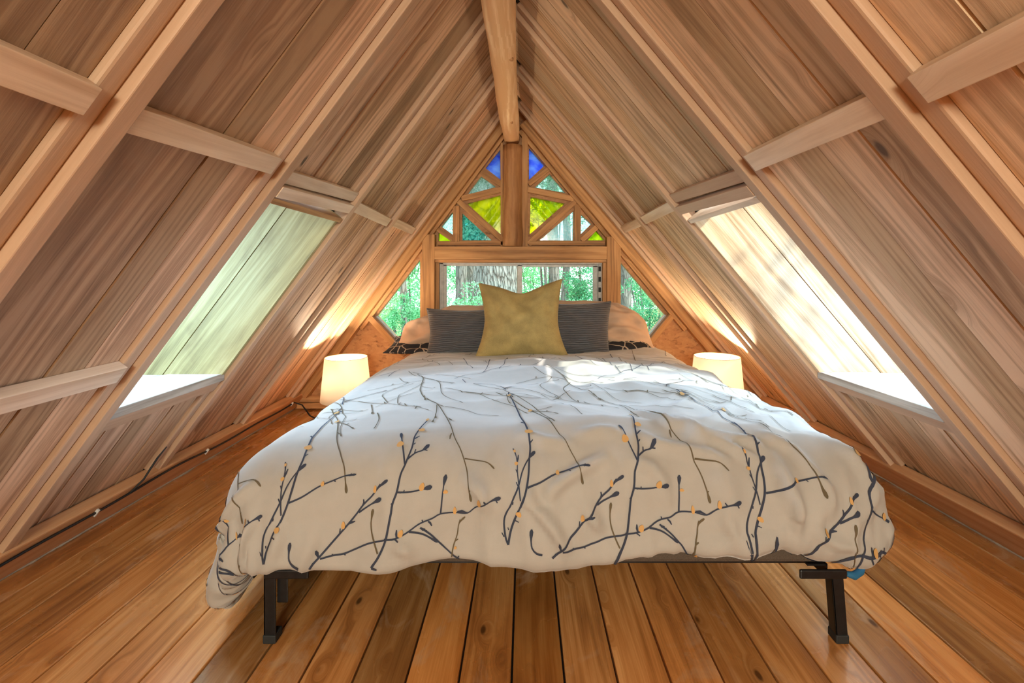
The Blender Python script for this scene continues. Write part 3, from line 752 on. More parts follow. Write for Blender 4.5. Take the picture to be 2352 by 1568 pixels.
# fix orientation so that the front faces look outwards: normals follow (pb-p)x(pa-p)
# the printed twigs: centre lines in flat cloth coordinates, repeating every 0.582 m across
STROKES = [(0,2.4,5,[-0.6951,2.1835,-0.7026,2.1633,-0.7051,2.1231,-0.6862,2.0815,-0.672,2.0525,-0.6613,2.019,-0.6467,1.9921,-0.6305,1.9734]),(0,2.6,2,[-0.6951,2.1835,-0.6899,2.1551,-0.6819,2.1297,-0.6669,2.093,-0.6528,2.0583,-0.6473,2.0283,-0.6453,1.9964,-0.6427,1.9653,-0.6446,1.9438,-0.6508,1.9028,-0.6589,1.8635,-0.6695,1.7912,-0.6814,1.7042,-0.7101,1.5675,-0.7119,1.5261]),(0,1.6,2,[-0.6671,2.0804,-0.6707,2.0527,-0.6745,2.0254,-0.6757,2.0015,-0.6798,1.9798,-0.687,1.9625]),(0,1.5,3.5,[-0.6757,2.0015,-0.6738,1.9912,-0.6728,1.9813]),(0,2.2,2.5,[-0.6494,2.0556,-0.6203,2.0467,-0.5836,2.0285,-0.5529,2.0194,-0.5226,2.0111,-0.4948,2.0103]),(0,1.4,3.2,[-0.6819,2.1297,-0.6773,2.1281,-0.6701,2.1312]),(0,1.4,3.2,[-0.6437,1.956,-0.6415,1.9498,-0.6354,1.9465]),(0,1.4,3.2,[-0.6943,2.1508,-0.6964,2.145]),(0,1.4,3.2,[-0.6861,2.0896,-0.6845,2.0838]),(0,1.4,3.2,[-0.7051,2.1669,-0.7114,2.1576]),(0,1.4,3.2,[-0.6745,2.0254,-0.6789,2.0172]),(0,1.4,3.2,[-0.6508,1.9028,-0.6487,1.8966]),(0,1.4,3.2,[-0.5108,2.0121,-0.5053,2.0093,-0.5085,2.007]),(0,1.4,3.2,[-0.5485,2.0186,-0.5434,2.0215]),(0,1.4,3.2,[-0.6729,2.0524,-0.6778,2.0442]),(0,1.4,3.2,[-0.6572,1.878,-0.6677,1.8611]),(0,1.4,3.2,[-0.7124,1.5772,-0.7074,1.5587,-0.6933,1.5763]),(0,2.0,4.5,[-0.6184,2.2006,-0.6319,2.1962,-0.6414,2.1842,-0.6423,2.1646,-0.6401,2.1454]),(0,2.8,4,[-0.5948,2.2097,-0.571,2.1873,-0.5427,2.1586,-0.5126,2.1277,-0.4909,2.1039,-0.4688,2.0772,-0.4491,2.0601,-0.4339,2.043,-0.4117,2.0289]),(0,2.2,5.5,[-0.4797,2.0942,-0.4549,2.0802,-0.4245,2.0661]),(0,1.6,4.5,[-0.5752,2.1885,-0.5782,2.1775,-0.5794,2.1702]),(0,1.6,4.5,[-0.5038,2.1198,-0.4958,2.1163,-0.4882,2.1148]),(0,1.6,4.5,[-0.5258,2.1394,-0.5247,2.1285]),(0,1.6,4.5,[-0.4952,2.1099,-0.4932,2.105]),(0,1.6,4.5,[-0.471,2.0791,-0.468,2.0731,-0.4694,2.0656]),(0,1.6,4.5,[-0.4363,2.0437,-0.4298,2.0355]),(0,1.6,4.5,[-0.5889,2.2059,-0.5872,2.1987]),(0,2.2,4.5,[-0.5707,2.1936,-0.5411,2.1906,-0.5146,2.1897,-0.4878,2.1814,-0.4553,2.1699,-0.4121,2.1617,-0.3856,2.1586,-0.3596,2.1476,-0.3301,2.1297,-0.2994,2.1192,-0.2792,2.1094,-0.2461,2.1084,-0.2147,2.1117,-0.1915,2.0941,-0.1643,2.0837,-0.1328,2.0761]),(0,2.0,5,[-0.2792,2.1094,-0.2756,2.0776,-0.2729,2.0476,-0.2692,2.0242]),(0,1.8,4.5,[-0.3258,2.128,-0.3214,2.1263,-0.3236,2.1206]),(0,1.8,4.5,[-0.3091,2.1251,-0.3039,2.1297,-0.3004,2.1366]),(0,1.8,4.5,[-0.3812,2.158,-0.3834,2.1487,-0.383,2.1398]),(0,1.8,4.5,[-0.2147,2.1117,-0.2281,2.1063,-0.2393,2.107]),(0,1.8,4.5,[-0.1463,2.0791,-0.1441,2.0823,-0.1409,2.0871]),(0,1.8,4.5,[-0.1687,2.0844,-0.1731,2.0787]),(0,1.8,4.5,[-0.5411,2.1906,-0.543,2.187]),(0,1.8,4.5,[-0.5137,2.1898,-0.5098,2.1935]),(0,1.8,4.5,[-0.3856,2.1586,-0.3765,2.1649]),(0,2.8,2,[-0.4408,2.2197,-0.4236,2.1969,-0.4095,2.1657,-0.4041,2.1392,-0.3995,2.1058,-0.3964,2.0801,-0.3874,2.0538,-0.3824,2.0185,-0.374,1.9964,-0.3645,1.9583,-0.3647,1.924,-0.3599,1.8918,-0.3524,1.8197]),(0,2.2,5.5,[-0.371,1.986,-0.3526,1.9711,-0.3348,1.9649,-0.321,1.9497]),(0,2.0,4,[-0.3753,1.9964,-0.3838,1.9673,-0.4055,1.9046]),(0,2.0,5.5,[-0.3863,2.0558,-0.369,2.0569,-0.3456,2.0557,-0.3278,2.0528,-0.3011,2.0484]),(0,1.6,4.0,[-0.3632,1.9305,-0.3579,1.9263,-0.3517,1.9213]),(0,1.6,4.0,[-0.3549,1.971,-0.3535,1.9614]),(0,1.6,4.0,[-0.3327,1.9639,-0.3229,1.9662]),(0,1.6,4.0,[-0.3713,2.0576,-0.3695,2.0518]),(0,1.6,4.0,[-0.3781,2.0583,-0.382,2.055]),(0,1.6,4.0,[-0.3619,1.948,-0.358,1.9437]),(0,1.6,4.0,[-0.4082,2.1637,-0.4114,2.1576]),(0,1.6,4.0,[-0.3989,1.9241,-0.4043,1.9165]),(0,1.6,4.0,[-0.3994,2.0798,-0.3961,2.0763]),(0,1.6,2,[-0.4408,2.2197,-0.4272,2.2216]),(0,2.2,2,[-0.3279,2.1384,-0.3039,2.1561,-0.2819,2.179,-0.2551,2.2069,-0.2327,2.2235]),(0,2.4,3,[-0.3533,2.1454,-0.3214,2.1541,-0.2863,2.177]),(0,1.6,4,[-0.3279,2.1384,-0.3214,2.1434,-0.3162,2.1426]),(0,1.6,4,[-0.2394,2.2199,-0.2346,2.2142]),(0,1.6,4,[-0.3105,2.1519,-0.3136,2.1454]),(1,2.0,3.5,[-0.4265,2.1914,-0.4358,2.1721,-0.4451,2.1476,-0.4486,2.1217,-0.4454,2.0892]),(1,1.8,2.5,[-0.2528,2.2157,-0.2485,2.1899,-0.2397,2.1635,-0.2351,2.1362,-0.2202,2.1208]),(1,1.5,3.5,[-0.2441,2.179,-0.2374,2.175]),(1,1.5,3.5,[-0.2351,2.1362,-0.2328,2.127]),(1,2.0,3.5,[-0.5568,1.0462,-0.4995,1.1964,-0.4773,1.3339,-0.4507,1.4684,-0.4102,1.5817,-0.3523,1.6609,-0.3091,1.7781,-0.2785,1.87,-0.2609,1.9221,-0.2421,1.9578,-0.2296,1.987,-0.2171,2.0216,-0.21,2.0575,-0.2052,2.0839]),(1,1.7,2,[-0.2272,1.987,-0.1963,1.9926,-0.1678,1.9993,-0.1509,2.0142]),(1,1.5,3.5,[-0.3552,1.6613,-0.3394,1.7615,-0.3348,1.8421]),(1,1.5,3.5,[-0.2701,1.9086,-0.2718,1.9201,-0.2716,1.9315]),(1,1.5,3.5,[-0.3032,1.7973,-0.2938,1.8054,-0.2828,1.8253]),(1,1.5,3.5,[-0.3405,1.7616,-0.3323,1.8055]),(1,1.5,3.5,[-0.4208,1.5463,-0.404,1.6055]),(1,1.5,3.5,[-0.2098,2.0612,-0.2062,2.0582]),(1,1.8,3.5,[-0.7529,1.5191,-0.665,1.6879,-0.6275,1.7739,-0.5823,1.8952,-0.5498,1.9548,-0.5296,1.9903,-0.5192,2.0244,-0.5131,2.0492]),(1,1.4,2,[-0.6384,1.7467,-0.6049,1.7607,-0.5749,1.7585]),(1,1.5,3,[-0.6346,1.7562,-0.5915,1.7968,-0.561,1.83]),(1,1.3,2.5,[-0.5991,1.8493,-0.5863,1.8663,-0.5807,1.8676]),(1,1.3,2.5,[-0.5928,1.7962,-0.5911,1.7829]),(1,1.3,2.5,[-0.7582,1.5148,-0.7367,1.5335,-0.7153,1.5374,-0.6035,1.6291]),(1,1.7,4,[-0.6,1.5559,-0.5658,1.65,-0.5386,1.731]),(1,1.5,1.8,[-0.7615,1.416,-0.6242,1.521,-0.5288,1.6023,-0.4499,1.6713,-0.401,1.6812]),(1,1.5,1.8,[-0.5338,1.5854,-0.5949,1.446,-0.5929,1.383,-0.5647,1.3302,-0.5459,1.2603]),(1,1.5,1.8,[-0.6911,1.3176,-0.6245,1.2742,-0.5459,1.2603,-0.4913,1.2526]),(1,1.5,1.8,[-0.5122,1.1732,-0.4207,1.2888,-0.3837,1.4336,-0.3659,1.5155,-0.3374,1.5711,-0.276,1.6347]),(1,1.5,1.8,[-0.4207,1.2888,-0.3884,1.3053,-0.3471,1.337]),(1,1.5,1.8,[-0.3655,1.4404,-0.2905,1.4979,-0.2291,1.5234,-0.1708,1.6295,-0.1092,1.6811,-0.0686,1.7622]),(1,1.5,1.8,[-0.2905,1.4979,-0.23,1.5137,-0.1367,1.5728,-0.0559,1.6262,-0.0019,1.6323]),(1,1.5,1.8,[-0.2749,1.3407,-0.1532,1.4884,-0.0986,1.602,-0.0567,1.6866,-0.0213,1.8181,0.0063,1.8838]),(1,1.5,1.8,[-0.3262,1.6764,-0.2582,1.7054,-0.2077,1.7545,-0.1518,1.761]),(1,1.5,1.8,[-0.1374,1.5545,-0.1297,1.6285,-0.1204,1.6586]),(1,1.5,1.8,[-0.1532,1.4884,-0.1215,1.4365,-0.0241,1.3563]),(1,1.5,1.8,[0.0168,1.6232,0.067,1.5336,0.1747,1.456]),(1,1.5,1.8,[0.1074,1.2858,0.0717,1.4404,0.0639,1.4933,0.0766,1.5689,0.105,1.6479,0.1604,1.6766,0.2151,1.7264]),(1,1.5,1.8,[0.0584,1.7293,0.0782,1.7808,0.0861,1.8521]),(1,1.5,1.8,[-0.619,1.125,-0.5777,1.2237,-0.5459,1.2603]),(1,1.5,1.8,[-0.4037,1.5832,-0.3753,1.6335,-0.3319,1.6768]),(1,1.5,1.8,[-0.0025,1.349,0.0344,1.3275,0.0629,1.2847]),(1,1.3,2.6,[-0.4499,1.6713,-0.4649,1.6359]),(1,1.3,2.6,[-0.2291,1.5234,-0.223,1.5051]),(1,1.3,2.6,[-0.1708,1.6295,-0.162,1.6244]),(1,1.3,2.6,[-0.6115,1.2676,-0.6102,1.245]),(1,1.3,2.6,[-0.3058,1.4815,-0.2943,1.5085]),(1,1.3,2.6,[-0.1242,1.5703,-0.1139,1.607]),(1,1.3,2.6,[-0.7372,1.4443,-0.7179,1.4696]),(1,1.3,2.6,[-0.5544,1.5584,-0.5409,1.593]),(1,1.3,2.6,[0.1001,1.6389,0.0998,1.6147]),(1,1.3,2.6,[0.1665,1.6751,0.1681,1.708]),(1,1.6,2.0,[-0.6104,0.9891,-0.4964,1.1951,-0.4204,1.2799,-0.3527,1.3437]),(1,1.6,2.0,[-0.5879,1.0067,-0.4474,1.1317,-0.2931,1.2654]),(0,1.6,2.0,[-0.2605,0.6452,-0.2457,1.0443,-0.2558,1.1752,-0.3156,1.1865,-0.3598,1.2542]),(0,1.6,2.0,[-0.2558,1.1752,-0.2125,1.1082,-0.1583,1.0568,-0.0249,0.8767,0.0879,0.7011]),(0,1.6,2.0,[-0.1722,0.4753,-0.1745,0.9348,-0.1847,1.1034]),(1,1.6,2.0,[-0.6344,0.5867,-0.5882,0.305]),(1,1.6,2.0,[-0.6344,0.5867,-0.56,0.6974,-0.4939,0.8304]),(0,1.6,2.0,[-0.4093,0.594,-0.3566,0.8449,-0.3119,1.0027]),(0,1.6,2.0,[-0.418,0.4212,-0.3949,0.2901]),(1,1.6,2.0,[-0.482,0.71,-0.4269,0.8513]),(0,1.6,2.0,[-0.324,1.278,-0.3048,1.3284]),(0,1.6,2.0,[-0.1478,1.4739,-0.1258,1.4328,-0.02,1.3608]),(0,1.6,2.0,[-0.2721,1.3405,-0.1895,1.3643,-0.1413,1.4921]),(1,1.6,2.0,[-0.4662,1.3661,-0.418,1.4227,-0.41,1.4022]),(0,1.4,2.5,[-0.2645,0.8094,-0.2898,0.7045]),(0,1.4,2.5,[-0.2487,1.0525,-0.2308,1.0502]),(0,1.4,2.5,[-0.1007,1.0614,-0.0937,0.8819]),(0,1.4,2.5,[-0.56,0.6974,-0.5627,0.6576])]
LEAVES = [(-0.6455,1.9232,0.0112,0.0076,0.3),(-0.6827,1.9703,0.0044,0.0029,1.2),(-0.6778,2.0033,0.0046,0.0046,1),(-0.5754,2.0233,0.0043,0.0057,0),(-0.6706,2.1126,0.0076,0.0056,0.6),(-0.4424,2.0457,0.0039,0.008,0),(-0.5173,2.1216,0.0045,0.0091,0),(-0.3727,2.1478,0.0061,0.0087,0.4),(-0.2451,2.1031,0.004,0.0099,0),(-0.1853,2.0839,0.0046,0.0087,0),(-0.2674,2.0598,0.0058,0.0038,0),(-0.3515,1.8957,0.0087,0.0075,0.3),(-0.3971,1.9446,0.0089,0.0084,-0.3),(-0.3261,2.0472,0.0063,0.0085,0.3),(-0.3531,1.8164,0.0049,0.01,0),(-0.244,2.1956,0.0032,0.0039,0),(-0.7089,1.5787,0.0064,0.0169,0),(-0.6405,1.7456,0.0064,0.0118,0)]
PERIOD = 0.582
def on_cloth(a, b):
    sx = 1 if a > 0 else -1
    dx = max(0, abs(a)-0.71); dy = max(0, b-bf_)
    return ((dx/SIDE_L[sx])**PN+(dy/front_len(a))**PN) < 0.93 and b > 0.02
def spline(q, step):
    out = []
    for i in range(len(q)-1):
        p0, p1, p2, p3 = q[max(0, i-1)], q[i], q[i+1], q[min(len(q)-1, i+2)]
        n = max(1, int(math.hypot(p2[0]-p1[0], p2[1]-p1[1])/step))
        for k in range(n):
            t = k/n
            out.append(tuple(0.5*((2*p1[c])+(-p0[c]+p2[c])*t+(2*p0[c]-5*p1[c]+4*p2[c]-p3[c])*t*t+(-p0[c]+3*p1[c]-3*p2[c]+p3[c])*t**3) for c in (0, 1)))
    out.append(q[-1]); return out
for rep in (-1, 0, 1, 2):
    for (kd, w_, bud, fl) in STROKES:
        q = spline([(fl[i]+rep*PERIOD, fl[i+1]) for i in range(0, len(fl), 2)], 0.006)
        lens = [0]
        for i in range(1, len(q)): lens.append(lens[-1]+math.hypot(q[i][0]-q[i-1][0], q[i][1]-q[i-1][1]))
        T = lens[-1]; prev = None
        for i in range(len(q)):
            t = (q[min(i+1, len(q)-1)][0]-q[max(i-1, 0)][0], q[min(i+1, len(q)-1)][1]-q[max(i-1, 0)][1]); l = math.hypot(*t) or 1
            nx, ny = -t[1]/l, t[0]/l
            w = w_*0.001*(1.0-0.35*lens[i]/T)
            e = T-lens[i]; bl = min(0.022, T*0.6)
            if e < bl: u = 1-e/bl; w = w+(bud*0.001-w)*math.sin(min(1, u*1.35)*PI/2)*(1 if u < 0.7 else max(0.05, 1-((u-0.7)/0.3)**2))
            a, b = q[i]
            if not on_cloth(a, b): prev = None; continue
            k = len(du.v); du.v += [duvet_full(a-nx*w, b-ny*w, 0.0024), duvet_full(a+nx*w, b+ny*w, 0.0024)]
            if prev is not None: du.face([prev, k, k+1, prev+1], [(0, 0)]*4, .5, 1+kd, True)
            prev = k
    for (a0, b0, ra, rb, tw) in LEAVES:
        a0 += rep*PERIOD
        if not on_cloth(a0, b0): continue
        k = len(du.v); du.v.append(duvet_full(a0, b0, 0.0031)); n = 14
        ra, rb = min(ra, 0.012), min(rb, 0.016)
        for i in range(n):
            th = 2*PI*i/n; x = ra*math.cos(th)*(1+0.25*math.sin(th)); y = rb*math.sin(th)
            du.v.append(duvet_full(a0+x*math.cos(tw)-y*math.sin(tw), b0+x*math.sin(tw)+y*math.cos(tw), 0.0031))
        for i in range(n): du.face([k, k+1+i, k+1+(i+1) % n], [(0, 0)]*3, .5, 3, True)

duv = du.build('duvet', [M['duvet'], M['twig'], M['twig2'], M['leaf']])
tag(duv, 'white duvet printed with navy twigs and ochre buds spread over the bed', 'duvet')

# mattress, box spring
mb = MB(); mb.wbox(CX-0.755, CX+0.755, FOOT_Y+0.075, 3.28, 0.295, 0.425)
tag(mb.build('mattress', M['mattress'], bevel=0.04), 'off-white mattress under the duvet', 'mattress')
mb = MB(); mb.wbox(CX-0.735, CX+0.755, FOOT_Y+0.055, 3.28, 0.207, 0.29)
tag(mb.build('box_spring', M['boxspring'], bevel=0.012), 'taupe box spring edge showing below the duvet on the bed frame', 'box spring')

# metal bed frame
e = empty('metal_bed', (CX, 1.24, 0), 'black angle-iron bed frame with flat legs under the mattress', 'bed frame')
for sx in (-0.70, 0.78):
    mb = MB(); s1 = 0.05 if sx < 0 else -0.05
    mb.wbox(min(sx, sx+s1), max(sx, sx+s1), 1.225, 3.25, 0.198, 0.203, 'y'); mb.wbox(sx-.002, sx+.002, 1.225, 3.25, 0.166, 0.203, 'y')
    mb.build('side_rail', M['blackmetal'], e)
mb = MB(); mb.wbox(-0.70, 0.78, 1.30, 1.335, 0.160, 0.197, 'x'); mb.build('cross_rail', M['blackmetal'], e)
mb = MB(); mb.wbox(-0.70, 0.78, 2.75, 2.785, 0.160, 0.197, 'x'); mb.build('cross_rail', M['blackmetal'], e)
for (x, y, sl) in ((-0.657, 1.222, 0.0), (0.818, 1.222, 0.012), (-0.657, 3.1, 0), (0.818, 3.1, 0.0)):
    mb = MB(); w = 0.015
    mb.box((x-w-sl, y, 0.17), (2*w, 0, 0), (sl, 0, -0.155), (0, 0.005, 0)); mb.box((x-w-sl, y, 0.17), (0.004, 0, 0), (sl, 0, -0.155), (0, 0.03, 0))
    lg_ = mb.build('leg', M['blackmetal'], e, bevel=0.001)
    mb = MB(); mb.wbox(x-w-.002, x+w+.002, y-0.003, y+0.034, 0, 0.022); mb.build('foot_cap', M['rubber'], lg_, bevel=0.003)
    mb = MB(); q = 1 if x < 0 else -1
    if q > 0: mb.wbox(x-.01, x+0.105, y-.012, y-.004, 0.172, 0.196)
    else: mb.wbox(x-0.115, x+0.006, y-.012, y-.004, 0.172, 0.196)
    mb.build('bracket', M['blackmetal'], lg_, bevel=0.004)
mb = MB(); mb.wbox(-0.645, -0.617, 1.236, 1.240, 0.095, 0.19); mb.build('headboard_plate', M['blackmetal'], e, bevel=0.006)
mb = MB(); mb.tube([(0.835, 1.235, 0.172), (0.86, 1.24, 0.163), (0.885, 1.25, 0.168), (0.90, 1.26, 0.178)], [0.006, 0.010, 0.009, 0.006], 12)
tag(mb.build('blue_strap', M['blue']), 'scrap of blue cloth peeking out behind the right front bed leg', 'cloth')

# ------------------------------------------------------------------ cushions
def ribbed(name, col):
    m, nt, out = newmat(name)
    uv = nd(nt, 'ShaderNodeUVMap'); uv.uv_map = 'UVMap'
    sp = nd(nt, 'ShaderNodeSeparateXYZ'); nt.links.new(uv.outputs[0], sp.inputs[0])
    n = noise_n(nt, comb(nt, math_n(nt, 'MULTIPLY', sp.outputs[0], 9.0), math_n(nt, 'MULTIPLY', sp.outputs[1], 40.0)), 1.0, 3)
    w = math_n(nt, 'SINE', math_n(nt, 'ADD', math_n(nt, 'MULTIPLY', sp.outputs[1], 560.0), math_n(nt, 'MULTIPLY', n, 9.0)))
    w = math_n(nt, 'MULTIPLY_ADD', w, 0.5, 0.5)
    c = ramp(nt, w, [(0.0, tuple(q*0.45 for q in col)), (0.6, col), (1.0, tuple(min(1, q*1.25) for q in col))])
    bsdf(nt, out, c, 0.55, w, 0.9, 0.003, Sheen_Weight=0.3)
    return m
M['ribbed'] = ribbed('charcoal pleated satin', (0.11, 0.11, 0.125))
M['mustard'] = cloth('mustard chenille', (0.46, 0.35, 0.135), nscale=420, bs=0.5, var=0.4, rough=0.8, sheen=0.15)
M['tan'] = cloth('tan linen', (0.60, 0.42, 0.30), nscale=600)
def navyprint():
    m, nt, out = newmat('navy printed cotton')
    uv = nd(nt, 'ShaderNodeUVMap'); uv.uv_map = 'UVMap'
    vo = nd(nt, 'ShaderNodeTexVoronoi'); vo.feature = 'DISTANCE_TO_EDGE'; vo.inputs['Scale'].default_value = 14; nt.links.new(uv.outputs[0], vo.inputs['Vector'])
    c = ramp(nt, vo.outputs['Distance'], [(0.0, (0.5, 0.42, 0.33)), (0.035, (0.4, 0.33, 0.27)), (0.05, (0.012, 0.014, 0.022))])
    bsdf(nt, out, c, 0.8)
    return m
M['navyprint'] = navyprint()

def cushion(name, label, c, w, h, t, mat, tilt=0.25, yaw=0.0, roll=0.0, corners=None, chop=0.0, pinch=0.06, seed=0, group=None, nx=44, lump=0.012, flat=False, parent_only=False, pw=0.42):
    """pillow standing with its base centre at c; local X width, local Z height, local Y thickness; corners lengthen single tips"""
    mb = MB(); corners = corners or {}
    ct, st = math.cos(tilt), math.sin(tilt)
    def P(u, v, side):
        x = u*w/2*(1-pinch*(1-v*v)*abs(u)**2); z = v*h/2*(1-pinch*(1-u*u)*abs(v)**2)
        for (cu, cv), (ex, ez) in corners.items():
            f = max(0, 1-math.hypot(u-cu, v-cv)/1.1)**1.7
            x += ex*f; z += ez*f
        if chop: z -= chop*math.exp(-(u/0.42)**2)*smooth((v+0.2)/1.2)
        th = t/2*(max(0, 1-u**2)*max(0, 1-v**2))**pw
        th *= 1+0.25*noise.noise(Vector((u*1.6, v*1.6, seed)))
        ed = (1-abs(u)**6)*(1-abs(v)**6)
        th += lump*noise.noise(Vector((u*3.4+seed, v*3.4, seed*2.0)))*ed
        th += lump*0.5*(0.3-abs(noise.noise(Vector((u*5+v*2.5+seed, v*3-u, seed*1.3)))))*ed
        # seam puckers
        rim = max(abs(u), abs(v))
        th += 0.0035*math.sin((u if abs(v) > abs(u) else v)*38+seed)*smooth((rim-0.72)/0.2)*ed
        if chop: th -= 0.03*math.exp(-(u/0.25)**2)*smooth((v-0.1)/0.8)*ed
        y = side*th
        if side > 0: pass
        z += h/2
        X, Y, Z = x, y, z
        # lean back
        Y2 = Y*ct+Z*st; Z2 = -Y*st+Z*ct
        # roll in the plane then yaw
        X3 = X*math.cos(roll)-Z2*math.sin(roll); Z3 = X*math.sin(roll)+Z2*math.cos(roll)
        X4 = X3*math.cos(yaw)-Y2*math.sin(yaw); Y4 = X3*math.sin(yaw)+Y2*math.cos(yaw)
        return Vector(c)+Vector((X4, Y4, Z3))
    n = nx
    sm_ = lambda q: math.sin(q*PI/2)
    idx = {}
    for side in (-1, 1):
        for j in range(n+1):
            for i in range(n+1):
                if side == 1 and (i in (0, n) or j in (0, n)): idx[(1, i, j)] = idx[(-1, i, j)]; continue
                idx[(side, i, j)] = len(mb.v); mb.v.append(P(sm_(2*i/n-1), sm_(2*j/n-1), side))
    for side in (-1, 1):
        for j in range(n):
            for i in range(n):
                q = [(i, j), (i+1, j), (i+1, j+1), (i, j+1)]
                if side == 1: q = q[::-1]
                mb.face([idx[(side, *k)] for k in q], [(sm_(2*k[0]/n-1)*w/2+3, sm_(2*k[1]/n-1)*h/2+3) for k in q], 0.5, 0, True)
    o = mb.build(name, mat, loc=c)
    seam = MB(); pts = []
    for k in range(n): pts.append(P(sm_(2*k/n-1), -1, -1))
    for k in range(n): pts.append(P(1, sm_(2*k/n-1), -1))
    for k in range(n): pts.append(P(-sm_(2*k/n-1), 1, -1))
    for k in range(n+1): pts.append(P(-1, -sm_(2*k/n-1), -1))
    pts2 = [pts[0]]
    for p in pts[1:]:
        if (p-pts2[-1]).length > 0.003: pts2.append(p)
    seam.tube(pts2, 0.0022, 6); seam.build('piping', mat, o)
    return tag(o, label, 'pillow', group)

yC = 2.86
cushion('throw_pillow', 'square mustard throw pillow with peaked corners in front of the others', (-0.020, 2.80, 0.462), 0.46, 0.425, 0.17, M['mustard'], tilt=0.2,
        corners={(-1, 1): (-0.03, 0.018), (1, 1): (0.018, 0.045), (-1, -1): (-0.045, -0.01), (1, -1): (0.055, -0.01)}, chop=0.035, pinch=0.06, seed=1)
cushion('accent_pillow', 'charcoal pleated pillow left of the mustard one', (-0.355, 2.93, 0.458), 0.47, 0.275, 0.16, M['ribbed'], tilt=0.22, yaw=0.08, roll=0.03,
        corners={(-1, 1): (-0.012, 0.02), (-1, -1): (-0.02, -0.01)}, pinch=0.05, seed=3, group='charcoal pleated accent pillows')
cushion('accent_pillow', 'charcoal pleated pillow right of the mustard one', (0.285, 2.93, 0.458), 0.47, 0.315, 0.16, M['ribbed'], tilt=0.22, yaw=-0.08, roll=-0.015,
        corners={(1, 1): (0.014, 0.02), (-1, -1): (0, -0.01)}, pinch=0.04, seed=5, group='charcoal pleated accent pillows')
cushion('bed_pillow', 'tan linen pillow leaning behind the left charcoal pillow', (-0.44, 3.06, 0.475), 0.72, 0.30, 0.20, M['tan'], tilt=0.5, yaw=0.05,
        corners={(-1, 1): (0.17, -0.10), (-1, -1): (-0.02, 0.0)}, pinch=0.03, seed=8, group='tan linen bed pillows', lump=0.05)
cushion('bed_pillow', 'tan linen pillow leaning behind the right charcoal pillow', (0.44, 3.06, 0.475), 0.74, 0.335, 0.20, M['tan'], tilt=0.5, yaw=-0.05,
        corners={(1, 1): (-0.16, -0.03), (1, -1): (0.02, 0.0)}, pinch=0.03, seed=11, group='tan linen bed pillows', lump=0.05)
cushion('navy_pillow', 'navy printed pillow lying flat under the left tan pillow', (-0.52, 2.945, 0.462), 0.72, 0.30, 0.07, M['navyprint'], tilt=1.35, seed=14, group='navy printed pillows under the tan ones', lump=0.01)
cushion('navy_pillow', 'navy printed pillow lying flat under the right tan pillow', (0.44, 2.945, 0.475), 0.74, 0.30, 0.09, M['navyprint'], tilt=1.35, seed=17, group='navy printed pillows under the tan ones', lump=0.01)

# ------------------------------------------------------------------ table lamps on the floor beside the bed
def shade_mat():
    m, nt, out = newmat('cream lampshade')
    d = nd(nt, 'ShaderNodeBsdfDiffuse'); d.inputs[0].default_value = (0.9, 0.86, 0.78, 1)
    t = nd(nt, 'ShaderNodeBsdfTranslucent'); t.inputs[0].default_value = (1.0, 0.95, 0.86, 1)
    tc = nd(nt, 'ShaderNodeTexCoord'); n = noise_n(nt, tc.outputs['Object'], 220, 2)
    b = nd(nt, 'ShaderNodeBump'); b.inputs['Strength'].default_value = 0.15; b.inputs['Distance'].default_value = 0.001; nt.links.new(n, b.inputs['Height']); nt.links.new(b.outputs[0], d.inputs['Normal'])
    mx = nd(nt, 'ShaderNodeMixShader'); mx.inputs[0].default_value = 0.45
    nt.links.new(d.outputs[0], mx.inputs[1]); nt.links.new(t.outputs[0], mx.inputs[2]); nt.links.new(mx.outputs[0], out.inputs[0])
    return m
M['shade'] = shade_mat()
def bulb_mat():
    m, nt, out = newmat('lit bulb'); e_ = nd(nt, 'ShaderNodeEmission'); e_.inputs[0].default_value = (1, 0.72, 0.42, 1); e_.inputs[1].default_value = 22
    nt.links.new(e_.outputs[0], out.inputs[0]); return m
M['bulb'] = bulb_mat()
def table_lamp(x, y, ht, rt, rb, zb, lab, watts):
    e = empty('table_lamp', (x, y, 0), lab, 'lamp', 'lit table lamps beside the bed')
    c = (x, y, 0)
    mb = MB(); mb.lathe([(0, 0), (0.065, 0), (0.068, 0.008), (0.06, 0.016), (0.03, 0.03), (0.05, 0.06), (0.062, 0.10), (0.045, 0.15), (0.016, 0.185), (0.012, 0.21), (0, 0.21)], c); mb.build('base', M['ceramic'], e)
    mb = MB(); mb.lathe([(0, 0.2105), (0.012, 0.2105), (0.012, 0.26), (0, 0.26)], c, 16); sk = mb.build('socket', M['alu'], e)
    mb = MB(); mb.lathe([(0.001, 0.26), (0.012, 0.265), (0.026, 0.295), (0.028, 0.31), (0.02, 0.333), (0.001, 0.34)], c, 20); mb.build('bulb', M['bulb'], e)
    mb = MB(); mb.lathe([(rb, zb), (rt, ht), (rt-0.002, ht), (rb-0.002, zb), (rb, zb)], c, 64); sh = mb.build('shade', M['shade'], e)
    mb = MB()
    for (rr, zz) in ((rt-.001, ht), (rb-.001, zb)): mb.tube([(x+rr*math.cos(k*PI/24), y+rr*math.sin(k*PI/24), zz) for k in range(49)], 0.0016, 6, cap=False)
    for k in range(3):
        a = 0.5+k*2*PI/3; mb.tube([(x, y, 0.262), (x+(rt-.001)*math.cos(a), y+(rt-.001)*math.sin(a), ht-.004)], 0.0012, 6)
    mb.build('wire_ring', M['trim'], sh)
    l = lamp_light('lamp_bulb_light', 'POINT', (x, y, 0.31), watts, (1.0, 0.81, 0.58), shadow_soft_size=0.03)
    l.parent = e; l.location = (0, 0, 0.345)
table_lamp(-1.10, 2.925, 0.44, 0.125, 0.150, 0.178, 'lit cream table lamp on the floor left of the bed', 24)
